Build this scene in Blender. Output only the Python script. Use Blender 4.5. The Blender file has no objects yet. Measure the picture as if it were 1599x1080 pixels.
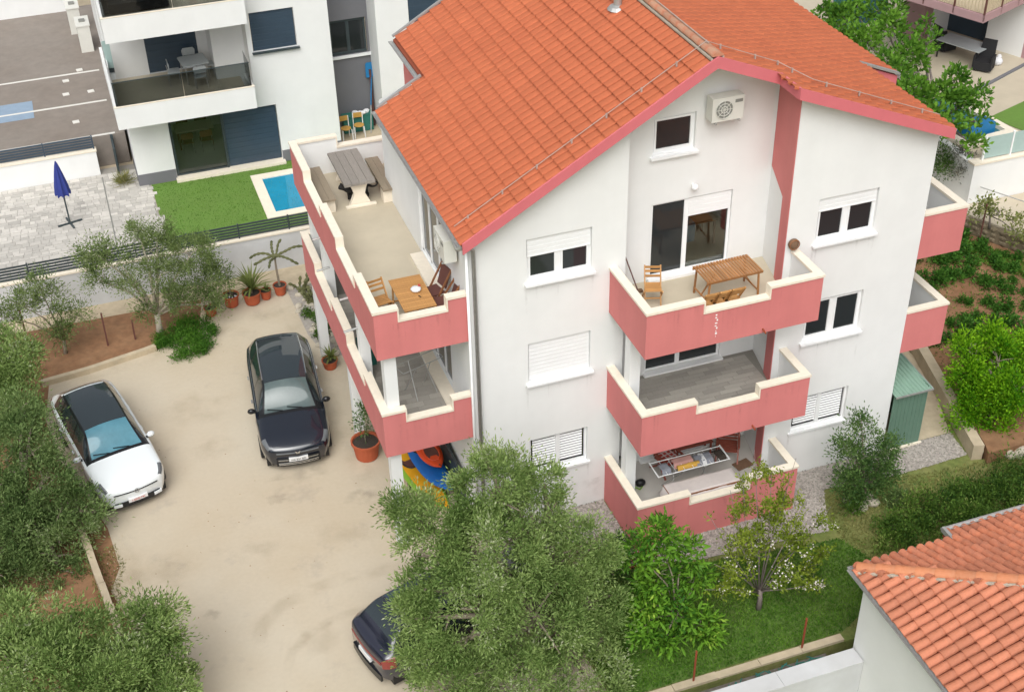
import bpy, math, random
import numpy as np
from mathutils import Vector, Matrix
SC = bpy.context.scene
COL = SC.collection
PI = math.pi

# ------------------------------------------------------------------ camera
CAM = dict(f=2071.5, yaw=math.radians(-18.738), pitch=math.radians(-35.34), roll=math.radians(-1.432),
           loc=(-7.264, -24.465, 23.975))
def _axes():
    y, p, r = CAM['yaw'], CAM['pitch'], CAM['roll']
    fwd = Vector((-math.sin(y)*math.cos(p), math.cos(y)*math.cos(p), math.sin(p)))
    right = Vector((math.cos(y), math.sin(y), 0)); up = right.cross(fwd)
    R = right*math.cos(r) + up*math.sin(r); U = -right*math.sin(r) + up*math.cos(r)
    return R, U, fwd
RX, UY, FW = _axes()
CL = Vector(CAM['loc'])
cd = bpy.data.cameras.new('camera'); cam = bpy.data.objects.new('camera', cd); COL.objects.link(cam)
cam.matrix_world = Matrix(((RX.x, UY.x, -FW.x, CL.x), (RX.y, UY.y, -FW.y, CL.y), (RX.z, UY.z, -FW.z, CL.z), (0, 0, 0, 1)))
cd.sensor_fit = 'HORIZONTAL'; cd.sensor_width = 36; cd.lens = 36*CAM['f']/1599
cd.clip_end = 2000; cd.clip_start = .5
SC.camera = cam
def px(u, v, x=None, y=None, z=None):          # a measured picture point met with one plane of the place
    r = RX*((u-799.5)/CAM['f']) - UY*((v-540)/CAM['f']) + FW
    if z is not None: t = (z-CL.z)/r.z
    elif x is not None: t = (x-CL.x)/r.x
    else: t = (y-CL.y)/r.y
    return CL + r*t

# ------------------------------------------------------------------ world, sun, exposure (overcast daylight)
w = bpy.data.worlds.new('World'); SC.world = w; w.use_nodes = True
nt = w.node_tree; nt.nodes.clear()
sky = nt.nodes.new('ShaderNodeTexSky'); sky.sky_type = 'NISHITA'; sky.sun_disc = False
SUN_EL, SUN_AZ = math.radians(52), math.radians(205)     # azimuth clockwise from +Y
sky.sun_elevation = SUN_EL; sky.sun_rotation = SUN_AZ
sky.air_density = 1.0; sky.dust_density = 6.0; sky.ozone_density = 1.0
hs = nt.nodes.new('ShaderNodeHueSaturation'); hs.inputs['Saturation'].default_value = .2
bg = nt.nodes.new('ShaderNodeBackground'); bg.inputs['Strength'].default_value = .145
out = nt.nodes.new('ShaderNodeOutputWorld')
nt.links.new(sky.outputs[0], hs.inputs['Color']); nt.links.new(hs.outputs[0], bg.inputs['Color']); nt.links.new(bg.outputs[0], out.inputs[0])
sl = bpy.data.lights.new('sun', 'SUN'); sl.energy = 1.3; sl.angle = math.radians(50); sl.color = (.975, 1, .955)
sun = bpy.data.objects.new('sun', sl); COL.objects.link(sun)
sd = Vector((math.sin(SUN_AZ)*math.cos(SUN_EL), math.cos(SUN_AZ)*math.cos(SUN_EL), math.sin(SUN_EL)))
sun.rotation_euler = sd.to_track_quat('Z', 'Y').to_euler(); sun.location = sd*60
SC.view_settings.view_transform = 'Standard'; SC.view_settings.look = 'None'
SC.view_settings.gamma = 1; SC.view_settings.use_curve_mapping = False
SC.view_settings.exposure = .1

# ------------------------------------------------------------------ materials
MATS = {}
def mat(name, base, rough=.7, var=.12, scale=4., col2=None, amt=.5, scale2=.6, bump=0., bscale=40., metal=0., ior=1.45,
        rnd=0., island=0., coat=0., stretch=None, detail=5, streak=0., spots=None):
    m = bpy.data.materials.new(name); m.use_nodes = True; t = m.node_tree; N = t.nodes; L = t.links
    b = N['Principled BSDF']; b.inputs['Roughness'].default_value = rough; b.inputs['Metallic'].default_value = metal
    b.inputs['IOR'].default_value = ior
    if coat: b.inputs['Coat Weight'].default_value = coat; b.inputs['Coat Roughness'].default_value = .04
    tc = N.new('ShaderNodeTexCoord'); vec = tc.outputs['Object']
    if stretch:
        mp = N.new('ShaderNodeMapping'); mp.inputs['Scale'].default_value = stretch; L.new(vec, mp.inputs['Vector']); vec = mp.outputs[0]
    def noise(s, d=5):
        n = N.new('ShaderNodeTexNoise'); n.inputs['Scale'].default_value = s; n.inputs['Detail'].default_value = d
        n.inputs['Roughness'].default_value = .62; L.new(vec, n.inputs['Vector']); return n.outputs['Fac']
    def mixc(f, a, c, blend='MIX'):
        x = N.new('ShaderNodeMix'); x.data_type = 'RGBA'; x.blend_type = blend
        for k, v in ((0, f), (6, a), (7, c)):
            if hasattr(v, 'links'): L.new(v, x.inputs[k])
            else: x.inputs[k].default_value = v if k == 0 else (*v[:3], 1)
        return x.outputs[2]
    cur = None
    if col2 is not None:
        r = N.new('ShaderNodeValToRGB'); r.color_ramp.elements[0].position = .5-.5*amt; r.color_ramp.elements[1].position = .5+.28*(1-amt)+.1
        L.new(noise(scale2, detail), r.inputs[0]); cur = mixc(r.outputs[0], base, col2)
    def scale_col(cur, fac):      # multiply colour by a value socket
        return mixc(1., cur if cur is not None else base, fac, 'MULTIPLY')
    def rng(s, lo, hi):
        r = N.new('ShaderNodeMapRange'); r.inputs['From Min'].default_value = .25 if s[1] else 0; r.inputs['From Max'].default_value = .75 if s[1] else 1
        r.inputs['To Min'].default_value = lo; r.inputs['To Max'].default_value = hi; L.new(s[0], r.inputs['Value']); return r.outputs[0]
    if var: cur = scale_col(cur, rng((noise(scale), True), 1-var, 1+var))
    if streak:
        mp2 = N.new('ShaderNodeMapping'); mp2.inputs['Scale'].default_value = (2.2, 2.2, .10); L.new(tc.outputs['Object'], mp2.inputs['Vector'])
        n2 = N.new('ShaderNodeTexNoise'); n2.inputs['Scale'].default_value = 1.6; n2.inputs['Detail'].default_value = 6; L.new(mp2.outputs[0], n2.inputs['Vector'])
        cur = scale_col(cur, rng((n2.outputs['Fac'], True), 1-streak, 1+streak*.6))
    if spots:
        n3 = N.new('ShaderNodeTexNoise'); n3.inputs['Scale'].default_value = spots[0]; n3.inputs['Detail'].default_value = 9; n3.inputs['Roughness'].default_value = .7; L.new(tc.outputs['Object'], n3.inputs['Vector'])
        r3 = N.new('ShaderNodeValToRGB'); r3.color_ramp.elements[0].position = spots[1]; r3.color_ramp.elements[1].position = spots[1]+.09; r3.color_ramp.elements[0].color = (1, 1, 1, 1); r3.color_ramp.elements[1].color = (spots[2], spots[2], spots[2]*1.03, 1)
        L.new(n3.outputs['Fac'], r3.inputs[0]); cur = scale_col(cur, r3.outputs[0])
    if rnd:
        oi = N.new('ShaderNodeObjectInfo'); cur = scale_col(cur, rng((oi.outputs['Random'], False), 1-rnd, 1+rnd))
    if island:
        ge = N.new('ShaderNodeNewGeometry'); cur = scale_col(cur, rng((ge.outputs['Random Per Island'], False), 1-island, 1+island))
    if cur is not None: L.new(cur, b.inputs['Base Color'])
    else: b.inputs['Base Color'].default_value = (*base, 1)
    if bump:
        bp = N.new('ShaderNodeBump'); bp.inputs['Strength'].default_value = bump; bp.inputs['Distance'].default_value = .02
        L.new(noise(bscale), bp.inputs['Height']); L.new(bp.outputs[0], b.inputs['Normal'])
    MATS[name] = m; return m
def leafmat(name, c1, c2, trans=.35, rough=.55, c3=None, clump=.9):
    m = bpy.data.materials.new(name); m.use_nodes = True; t = m.node_tree; N = t.nodes; L = t.links
    b = N['Principled BSDF']; b.inputs['Roughness'].default_value = rough; b.inputs['Specular IOR Level'].default_value = .18
    ge = N.new('ShaderNodeNewGeometry'); rp = N.new('ShaderNodeValToRGB')
    rp.color_ramp.elements[0].color = (*c1, 1); rp.color_ramp.elements[1].color = (*c2, 1)
    if c3: e = rp.color_ramp.elements.new(.93); e.color = (*c2, 1); rp.color_ramp.elements[-1].color = (*c3, 1)
    tc = N.new('ShaderNodeTexCoord'); no = N.new('ShaderNodeTexNoise'); no.inputs['Scale'].default_value = clump; no.inputs['Detail'].default_value = 3
    L.new(tc.outputs['Object'], no.inputs['Vector'])
    ad = N.new('ShaderNodeMath'); ad.operation = 'MULTIPLY_ADD'; L.new(ge.outputs['Random Per Island'], ad.inputs[0]); ad.inputs[1].default_value = .75
    mr = N.new('ShaderNodeMapRange'); mr.inputs['From Min'].default_value = .3; mr.inputs['From Max'].default_value = .7
    mr.inputs['To Min'].default_value = -.28; mr.inputs['To Max'].default_value = .48; L.new(no.outputs['Fac'], mr.inputs['Value'])
    L.new(mr.outputs[0], ad.inputs[2]); L.new(ad.outputs[0], rp.inputs[0]); L.new(rp.outputs[0], b.inputs['Base Color'])
    tr = N.new('ShaderNodeBsdfTranslucent'); L.new(rp.outputs[0], tr.inputs['Color'])
    mx = N.new('ShaderNodeMixShader'); mx.inputs[0].default_value = trans
    o = N['Material Output']; L.new(b.outputs[0], mx.inputs[1]); L.new(tr.outputs[0], mx.inputs[2]); L.new(mx.outputs[0], o.inputs[0])
    MATS[name] = m; return m
def glassmat(name, tint, clear=.6, rough=.03, ior=1.5):
    m = bpy.data.materials.new(name); m.use_nodes = True; t = m.node_tree; N = t.nodes; L = t.links
    N.remove(N['Principled BSDF']); o = N['Material Output']
    tr = N.new('ShaderNodeBsdfTransparent'); tr.inputs[0].default_value = (*[c*clear for c in tint], 1)
    gl = N.new('ShaderNodeBsdfGlossy'); gl.inputs['Roughness'].default_value = rough
    fr = N.new('ShaderNodeFresnel'); fr.inputs[0].default_value = ior
    mx = N.new('ShaderNodeMixShader'); L.new(fr.outputs[0], mx.inputs[0]); L.new(tr.outputs[0], mx.inputs[1]); L.new(gl.outputs[0], mx.inputs[2]); L.new(mx.outputs[0], o.inputs[0])
    MATS[name] = m; return m
mat('white_render', (.785, .79, .785), .85, .035, 1.1, bump=.12, bscale=90, col2=(.765, .768, .76), amt=.7, scale2=.35, streak=.014)
mat('white_trim', (.84, .845, .85), .45, .02)
mat('cream_stone', (.80, .72, .60), .6, .06, 9)
mat('pink_render', (.655, .222, .21), .85, .04, 1.2, col2=(.585, .185, .18), amt=.7, scale2=.5, bump=.1, bscale=90, streak=.05)
mat('pink_board', (.61, .155, .175), .6, .05, 3)
mat('roof_tile', (.50, .142, .060), .8, .09, 6, rnd=.055, island=.055, col2=(.44, .115, .05), amt=.8, scale2=.5)
mat('roof_deck', (.25, .06, .03), .9, .1)
mat('ridge_tile', (.55, .17, .085), .8, .15, 6, col2=(.38, .25, .17), amt=.6, scale2=5, rnd=.12)
mat('old_tile', (.56, .19, .095), .8, .16, 7, rnd=.14, island=.14, col2=(.40, .16, .10), amt=.55, scale2=3)
mat('hip_tile', (.58, .19, .075), .8, .16, 8, rnd=.14, col2=(.45, .2, .11), amt=.5, scale2=4)
mat('wire_grey', (.42, .33, .29), .7, .1)
mat('galv', (.46, .46, .45), .45, .12, 8, metal=.55)
mat('dark_metal', (.045, .06, .065), .4, .1)
mat('black', (.012, .012, .013), .5, .1)
mat('dark_pane', (.022, .026, .028), .05, 0, ior=1.55)
mat('blue_shade', (.04, .065, .095), .35, .08, 2, ior=1.5)
mat('floor_tile', (.54, .475, .365), .55, .05, 1.6, col2=(.48, .42, .32), amt=.6, scale2=1.2)
mat('plank', (.36, .335, .30), .6, .10, 9, rnd=.16, stretch=(2, 8, 1))
mat('plank_bed', (.24, .225, .2), .9, .05)
mat('grey_floor', (.50, .475, .44), .6, .06, 3)
mat('concrete', (.57, .515, .42), .88, .035, 9., col2=(.485, .405, .295), amt=.7, scale2=.24, bump=.08, bscale=50, detail=7, spots=(.55, .56, .88))
mat('old_concrete', (.44, .355, .25), .9, .16, 3, col2=(.5, .42, .3), amt=.7, scale2=1.2, bump=.3, bscale=30)
mat('soil', (.21, .095, .045), .95, .25, 4, col2=(.27, .15, .08), amt=.8, scale2=1.4, bump=.6, bscale=18)
mat('dry_grass', (.25, .215, .09), .95, .3, 6, col2=(.13, .17, .04), amt=.8, scale2=.9, bump=.5, bscale=30)
mat('lawn', (.07, .15, .018), .95, .25, 5, col2=(.09, .14, .03), amt=.7, scale2=.8, bump=.5, bscale=40)
mat('turf', (.125, .25, .04), .9, .1, 12, col2=(.12, .2, .04), amt=.7, scale2=.7)
mat('gravel', (.33, .30, .27), .9, .22, 9, island=.35)
mat('paver', (.47, .445, .41), .85, .1, 6, rnd=.14, island=.2)
mat('paver_bed', (.33, .31, .28), .9, .1)
mat('taupe_asphalt', (.20, .165, .14), .9, .1, 3, col2=(.235, .205, .18), amt=.8, scale2=.5, bump=.2)
mat('road_paint', (.66, .64, .60), .7, .06)
mat('blue_paint', (.24, .32, .42), .7, .08)
mat('grey_wall', (.165, .165, .18), .85, .05, 1.5)
mat('pale_wall', (.60, .61, .63), .85, .07, 1.2, col2=(.5, .5, .5), amt=.6, scale2=.8)
mat('mauve', (.40, .25, .26), .85, .05, 2)
mat('table_wood', (.36, .165, .06), .55, .2, 4, rnd=.22, stretch=(9, 1, 9))
mat('wood', (.48, .245, .085), .55, .16, 4, rnd=.12, stretch=(1, 9, 9))
mat('brown_wood', (.25, .105, .045), .55, .14, 5, rnd=.12)
mat('red_wood', (.27, .075, .05), .5, .12, 5)
mat('dark_brown', (.125, .05, .04), .6, .1)
mat('grey_wood', (.25, .225, .20), .8, .16, 5, stretch=(9, 1, 1), rnd=.1)
mat('bench_wood', (.27, .22, .16), .8, .12, 5, stretch=(9, 1, 1))
mat('terracotta', (.42, .095, .04), .75, .1, 5)
mat('ditch_soil', (.17, .15, .13), .95, .3, 8)
mat('dark_soil', (.045, .035, .028), .95, .3, 20)
mat('bark', (.24, .20, .15), .9, .25, 12, bump=.6, bscale=30)
mat('grey_bark', (.20, .165, .15), .85, .2, 12, bump=.3, bscale=30)
mat('rust', (.27, .06, .025), .85, .2, 10)
mat('rubber', (.02, .02, .021), .8, .1)
mat('rim', (.35, .36, .37), .3, .05, metal=.8)
mat('chrome', (.75, .76, .77), .18, 0, metal=1)
mat('car_white', (.74, .78, .80), .22, 0, coat=1)
mat('car_navy', (.006, .010, .02), .2, 0, coat=1, ior=1.5)
mat('car_blue', (.012, .014, .03), .22, 0, coat=1, ior=1.5)
mat('car_glass', (.022, .033, .04), .03, 0, ior=1.75)
mat('sunshade', (.10, .26, .33), .05, .12, 3, ior=1.7, col2=(.07, .2, .26), amt=.8, scale2=2.5)  # white car's windscreen: teal sky reflection painted into the glass colour
mat('pale_shade', (.13, .17, .17), .05, .08, 3, ior=1.65, col2=(.07, .1, .1), amt=.9, scale2=1.2)  # black estate's windscreen: pale reflection with darker patches painted into the colour
mat('car_black', (.012, .013, .015), .25, 0)
mat('headlamp', (.13, .14, .15), .08, 0, ior=1.6)
mat('red_lens', (.25, .05, .04), .15, 0)
mat('plate_white', (.72, .72, .72), .4, 0)
mat('plate_red', (.5, .06, .05), .5, 0)
mat('plate_black', (.03, .03, .03), .5, 0)
mat('pool_water', (.02, .26, .42), .06, .12, 1.5, ior=1.33)
mat('pool_tile', (.03, .14, .17), .5, .05)
mat('parasol_blue', (.03, .045, .23), .8, .12, 6)
mat('bright_blue', (.015, .17, .38), .45, .05)
mat('kayak_red', (.72, .075, .015), .35, .08)
mat('kayak_blue', (.012, .13, .45), .35, .08)
mat('kayak_yellow', (.75, .36, .015), .35, .06)
mat('kayak_green', (.22, .42, .035), .35, .05)
mat('shed_green', (.12, .205, .155), .5, .05)
mat('shed_roof', (.235, .36, .285), .45, .06)
mat('cloth_pale', (.55, .49, .47), .9, .06, 6)
mat('cloth_pink', (.55, .30, .27), .9, .06)
mat('cloth_yellow', (.62, .36, .07), .9, .06)
mat('cloth_grey', (.25, .26, .30), .9, .06)
mat('cloth_white', (.7, .7, .72), .9, .06)
mat('plaid', (.42, .06, .05), .9, .05)
mat('ac_white', (.66, .65, .60), .5, .05)
mat('ac_grey', (.22, .22, .2), .6, .05)
mat('plastic_grey', (.40, .43, .44), .4, .04)
mat('fur', (.012, .011, .011), .8, .2, 20)
mat('rattan', (.016, .016, .018), .8, .2, 40)
mat('net', (.03, .16, .13), .8, .15, 10)
mat('basket', (.17, .10, .06), .9, .25, 30)
mat('field_stone', (.20, .16, .105), .9, .2, 5, bump=.5, bscale=12)
mat('stone', (.47, .42, .34), .9, .18, 5, bump=.5, bscale=12)
mat('blossom', (.78, .72, .66), .8, .05)
mat('chair_wood', (.50, .29, .075), .5, .06)
mat('railing_cream', (.55, .46, .32), .6, .05)
leafmat('olive_leaf', (.13, .225, .055), (.43, .56, .20), c3=(.60, .65, .42), trans=.48)
leafmat('olive_pale', (.09, .15, .04), (.31, .40, .15), c3=(.50, .55, .34), trans=.42)
leafmat('dark_leaf', (.085, .155, .045), (.30, .41, .15), c3=(.46, .53, .30), trans=.44)
leafmat('bright_leaf', (.07, .25, .008), (.36, .66, .025), trans=.45)
leafmat('loquat_leaf', (.045, .16, .018), (.25, .48, .045), c3=(.42, .6, .09), trans=.4)
leafmat('cherry_leaf', (.14, .22, .02), (.36, .44, .06), trans=.45)
leafmat('shrub_leaf', (.04, .10, .025), (.17, .29, .075), c3=(.4, .48, .24))
leafmat('fig_leaf', (.06, .17, .02), (.20, .40, .045), trans=.4)
leafmat('potato_leaf', (.03, .11, .015), (.14, .32, .045))
leafmat('hedge_leaf', (.035, .095, .016), (.16, .28, .045), c3=(.34, .42, .12))
leafmat('creeper_leaf', (.04, .13, .015), (.13, .29, .035))
leafmat('palm_leaf', (.09, .13, .03), (.28, .32, .10))
leafmat('yucca_leaf', (.05, .11, .03), (.16, .26, .08))
leafmat('cactus', (.09, .10, .04), (.17, .17, .08), trans=.05)
leafmat('grass_blade', (.045, .14, .012), (.17, .32, .04), clump=1.5)
leafmat('dry_blade', (.13, .16, .04), (.40, .36, .14), clump=1.2)
leafmat('grey_leaf', (.10, .11, .08), (.30, .30, .25))
leafmat('vine_leaf', (.14, .18, .04), (.36, .38, .14), trans=.4)
glassmat('smoked_glass', (.70, .74, .74), .72, ior=1.45)
mat('green_glass', (.36, .48, .46), .3, .05, ior=1.5)
glassmat('clear_pane', (.80, .83, .79), .95, ior=1.5)

def stainmat(name, col, strength, scale):
    m = bpy.data.materials.new(name); m.use_nodes = True; t = m.node_tree; N = t.nodes; L = t.links; N.remove(N['Principled BSDF']); o = N['Material Output']
    d = N.new('ShaderNodeBsdfDiffuse'); d.inputs[0].default_value = (*col, 1); tr = N.new('ShaderNodeBsdfTransparent'); at = N.new('ShaderNodeAttribute'); at.attribute_name = 'fade'
    tc = N.new('ShaderNodeTexCoord'); no = N.new('ShaderNodeTexNoise'); no.inputs['Scale'].default_value = scale; no.inputs['Detail'].default_value = 7; L.new(tc.outputs['Object'], no.inputs['Vector'])
    mr = N.new('ShaderNodeMapRange'); mr.inputs['From Min'].default_value = .35; mr.inputs['From Max'].default_value = .65; mr.inputs['To Max'].default_value = strength; L.new(no.outputs['Fac'], mr.inputs['Value'])
    mu = N.new('ShaderNodeMath'); mu.operation = 'MULTIPLY'; L.new(mr.outputs[0], mu.inputs[0]); L.new(at.outputs['Fac'], mu.inputs[1])
    mx = N.new('ShaderNodeMixShader'); L.new(mu.outputs[0], mx.inputs[0]); L.new(tr.outputs[0], mx.inputs[1]); L.new(d.outputs[0], mx.inputs[2]); L.new(mx.outputs[0], o.inputs[0]); MATS[name] = m
stainmat('drive_stain', (.38, .30, .20), .13, 1.6)
stainmat('wet_stain', (.29, .25, .21), .22, 2.5)
stainmat('wall_stain', (.38, .35, .30), .13, 5.)
stainmat('pink_stain', (.38, .14, .12), .07, 5.)
# ------------------------------------------------------------------ mesh builder
def ident(o, label=None, cat=None, group=None, kind=None):
    if label: o['label'] = label
    if cat: o['category'] = cat
    if group: o['group'] = group
    if kind: o['kind'] = kind
    return o
class MB:
    def __init__(s): s.v = []; s.f = []; s.mi = []; s.cur = 0; s.names = []
    def use(s, m):
        if m not in s.names: s.names.append(m)
        s.cur = s.names.index(m); return s
    def add(s, vs, fs):
        b = len(s.v); s.v += [tuple(p) for p in vs]
        for f in fs: s.f.append(tuple(i+b for i in f)); s.mi.append(s.cur)
        return s
    def box(s, x0, x1, y0, y1, z0, z1):
        return s.add([(x0, y0, z0), (x1, y0, z0), (x1, y1, z0), (x0, y1, z0), (x0, y0, z1), (x1, y0, z1), (x1, y1, z1), (x0, y1, z1)],
                     [(3, 2, 1, 0), (4, 5, 6, 7), (0, 1, 5, 4), (1, 2, 6, 5), (2, 3, 7, 6), (3, 0, 4, 7)])
    def beam(s, p, q, w, h=None, up=(0, 0, 1)):
        h = h or w; p = Vector(p); q = Vector(q); d = (q-p).normalized(); u = Vector(up)
        if abs(d.dot(u)) > .98: u = Vector((0, 1, 0))
        a = d.cross(u).normalized()*w/2; b = a.cross(d).normalized()*h/2
        vs = [p-a-b, p+a-b, p+a+b, p-a+b, q-a-b, q+a-b, q+a+b, q-a+b]
        return s.add(vs, [(3, 2, 1, 0), (4, 5, 6, 7), (0, 1, 5, 4), (1, 2, 6, 5), (2, 3, 7, 6), (3, 0, 4, 7)])
    def tube(s, pts, rad, n=6, cap=True):
        pts = [Vector(p) for p in pts]; m = len(pts)
        rad = rad if isinstance(rad, (list, tuple)) else [rad]*m
        vs = []
        for i, p in enumerate(pts):
            d = (pts[min(i+1, m-1)]-pts[max(i-1, 0)]).normalized()
            a = d.cross(Vector((0, 0, 1)) if abs(d.z) < .95 else Vector((0, 1, 0))).normalized(); b = d.cross(a)
            for k in range(n):
                t = 2*PI*k/n; vs.append(p+(a*math.cos(t)+b*math.sin(t))*rad[i])
        fs = [(i*n+k, i*n+(k+1) % n, (i+1)*n+(k+1) % n, (i+1)*n+k) for i in range(m-1) for k in range(n)]
        if cap: fs += [tuple(reversed(range(n))), tuple(range((m-1)*n, m*n))]
        return s.add(vs, fs)
    def lathe(s, prof, c=(0, 0, 0), n=14, cap=True):
        vs = [(c[0]+r*math.cos(2*PI*k/n), c[1]+r*math.sin(2*PI*k/n), c[2]+z) for r, z in prof for k in range(n)]
        m = len(prof); fs = [(i*n+k, i*n+(k+1) % n, (i+1)*n+(k+1) % n, (i+1)*n+k) for i in range(m-1) for k in range(n)]
        if cap: fs += [tuple(reversed(range(n))), tuple(range((m-1)*n, m*n))]
        return s.add(vs, fs)
    def ball(s, c, rx, ry=None, rz=None, n=10, m=7):
        ry = ry or rx; rz = rz or rx
        vs = [(c[0], c[1], c[2]-rz)]
        for i in range(1, m):
            a = -PI/2+PI*i/m
            for k in range(n): vs.append((c[0]+rx*math.cos(a)*math.cos(2*PI*k/n), c[1]+ry*math.cos(a)*math.sin(2*PI*k/n), c[2]+rz*math.sin(a)))
        vs.append((c[0], c[1], c[2]+rz)); T = len(vs)-1
        fs = [(0, 1+(k+1) % n, 1+k) for k in range(n)]
        for i in range(m-2):
            for k in range(n): a = 1+i*n; fs.append((a+k, a+(k+1) % n, a+n+(k+1) % n, a+n+k))
        a = 1+(m-2)*n; fs += [(a+k, a+(k+1) % n, T) for k in range(n)]
        return s.add(vs, fs)
    def prism(s, poly, off):                       # closed extrusion of a 3-D polygon by a vector
        n = len(poly); o = Vector(off); vs = [Vector(p) for p in poly]; vs += [p+o for p in vs]
        return s.add(vs, [tuple(range(n)), tuple(reversed(range(n, 2*n)))] + [(i, i+n, (i+1) % n+n, (i+1) % n) for i in range(n)])
    def poly(s, pts): return s.add(pts, [tuple(range(len(pts)))])
    def mesh(s, name, mats=None, smooth=False):
        me = bpy.data.meshes.new(name); me.from_pydata(s.v, [], s.f)
        names = s.names or [mats]
        for m in names: me.materials.append(MATS[m])
        me.polygons.foreach_set('material_index', s.mi if s.names else [0]*len(s.f))
        if smooth: me.polygons.foreach_set('use_smooth', [True]*len(s.f))
        me.update()
        import bmesh
        bm = bmesh.new(); bm.from_mesh(me); bmesh.ops.recalc_face_normals(bm, faces=bm.faces); bm.to_mesh(me); bm.free()
        return me
    def build(s, name, m=None, parent=None, smooth=False, loc=None, rz=0, **tags):
        o = bpy.data.objects.new(name, s.mesh(name, m, smooth)); COL.objects.link(o)
        if parent is not None: o.parent = parent
        if loc is not None: o.location = loc
        if rz: o.rotation_euler[2] = rz
        return ident(o, **tags)
def thing(name, label, cat, loc=(0, 0, 0), rz=0, group=None):
    o = bpy.data.objects.new(name, None); COL.objects.link(o); o.location = loc; o.rotation_euler = (0, 0, rz)
    o.empty_display_size = .2
    return ident(o, label, cat, group)
def place(me, name, mtx, parent=None):
    o = bpy.data.objects.new(name, me); COL.objects.link(o); o.parent = parent; o.matrix_local = mtx; return o
KIDS = {}
def copy_tree(o, loc=None, rz=None, label=None, group=None):
    allk = {}
    for q in COL.objects:
        if q.parent: allk.setdefault(q.parent.name, []).append(q)
    def rec(a, par):
        c = a.copy(); COL.objects.link(c)
        if par is not None: c.parent = par
        for k in allk.get(a.name, []): rec(k, c)
        return c
    r = rec(o, None)
    if loc is not None: r.location = loc
    if rz is not None: r.rotation_euler[2] = rz
    if label: r['label'] = label
    if group: r['group'] = group
    return r
def sheet(name, pts, z, m, kind='structure', thick=0):
    mb = MB().use(m)
    if thick: mb.prism([(x, y, z-thick) for x, y in pts], (0, 0, thick))
    else: mb.poly([(x, y, z) for x, y in pts])
    return mb.build(name, kind=kind)
def arr_mesh(name, V, F, m, smooth=False):        # V (n,3), F (k,4) arrays
    me = bpy.data.meshes.new(name); n = len(V); k, q = F.shape
    me.vertices.add(n); me.vertices.foreach_set('co', V.astype(np.float32).ravel())
    me.loops.add(k*q); me.loops.foreach_set('vertex_index', F.astype(np.int32).ravel())
    me.polygons.add(k); me.polygons.foreach_set('loop_start', np.arange(0, k*q, q, dtype=np.int32))
    me.polygons.foreach_set('loop_total', np.full(k, q, dtype=np.int32))
    me.materials.append(MATS[m]); me.update(calc_edges=True); me.validate()
    return me
def join_pieces(name, me, mtxs, m, parent):       # many alike pieces as one 'stuff' part
    n = len(me.vertices); co = np.empty(n*3); me.vertices.foreach_get('co', co); co = co.reshape(-1, 3)
    tris = [p.vertices[:] for p in me.polygons]
    V = []; F = []
    for i, M in enumerate(mtxs):
        A = np.array(M); V.append(co@A[:3, :3].T+A[:3, 3])
        F += [tuple(j+i*n for j in t) for t in tris]
    mm = bpy.data.meshes.new(name); mm.from_pydata(np.concatenate(V).tolist(), [], F); mm.materials.append(MATS[m]); mm.update()
    o = bpy.data.objects.new(name, mm); COL.objects.link(o); o.parent = parent; o['kind'] = 'stuff'; return o
def pieces(piece, stuff, me, mtxs, m, parent, limit=300):
    pl = parent.matrix_world.translation if parent else Vector()
    mtxs = sorted(mtxs, key=lambda M: (M.translation+pl-CL).length)
    for M in mtxs[:limit]: place(me, piece, M, parent)
    if len(mtxs) > limit: join_pieces(stuff, me, mtxs[limit:], m, parent)

# ------------------------------------------------------------------ foliage
def leaf_arrays(C, D, L, W, rng, fold=.15):
    n = len(C); L = L*(.7+.6*rng.random((n, 1))); r = rng.normal(size=(n, 3)); S = np.cross(D, r); S /= np.linalg.norm(S, axis=1, keepdims=True)+1e-9
    U = np.cross(S, D); mid = C+D*L*.5+U*L*fold
    V = np.stack([C, mid+S*W*.5, C+D*L, mid-S*W*.5], 1).reshape(-1, 3)
    return V, np.arange(4*n).reshape(-1, 4)
def unit(a): return a/(np.linalg.norm(a, axis=1, keepdims=True)+1e-9)
def crown_mesh(name, clumps, tufts, per, L, W, m, seed=1, tr=.3, squash=.85, spread=.9, up=.35, inner=.62, fold=.15, droop=0):
    rng = np.random.default_rng(seed); cl = np.array(clumps, float); wt = cl[:, 3]**2; wt /= wt.sum()
    k = rng.choice(len(cl), tufts, p=wt); d = rng.normal(size=(tufts, 3)); d[:, 2] += .25; d = unit(d)
    rr = cl[k, 3]*(inner+(1.04-inner)*rng.random(tufts)**.6)
    T = cl[k, :3]+d*rr[:, None]*np.array([1, 1, squash])
    n = tufts*per; t = np.repeat(T, per, 0); dd = np.repeat(d, per, 0); sz = np.repeat(.5+1.0*rng.random(tufts), per)[:, None]
    C = t+rng.normal(size=(n, 3))*tr*.5*sz
    D = unit((C-t)/tr*1.1+dd*.4+rng.normal(size=(n, 3))*spread*.6+np.array([0, 0, up-droop]))
    V, F = leaf_arrays(C, D, L, W, rng, fold)
    return arr_mesh(name, V, F, m)
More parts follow.
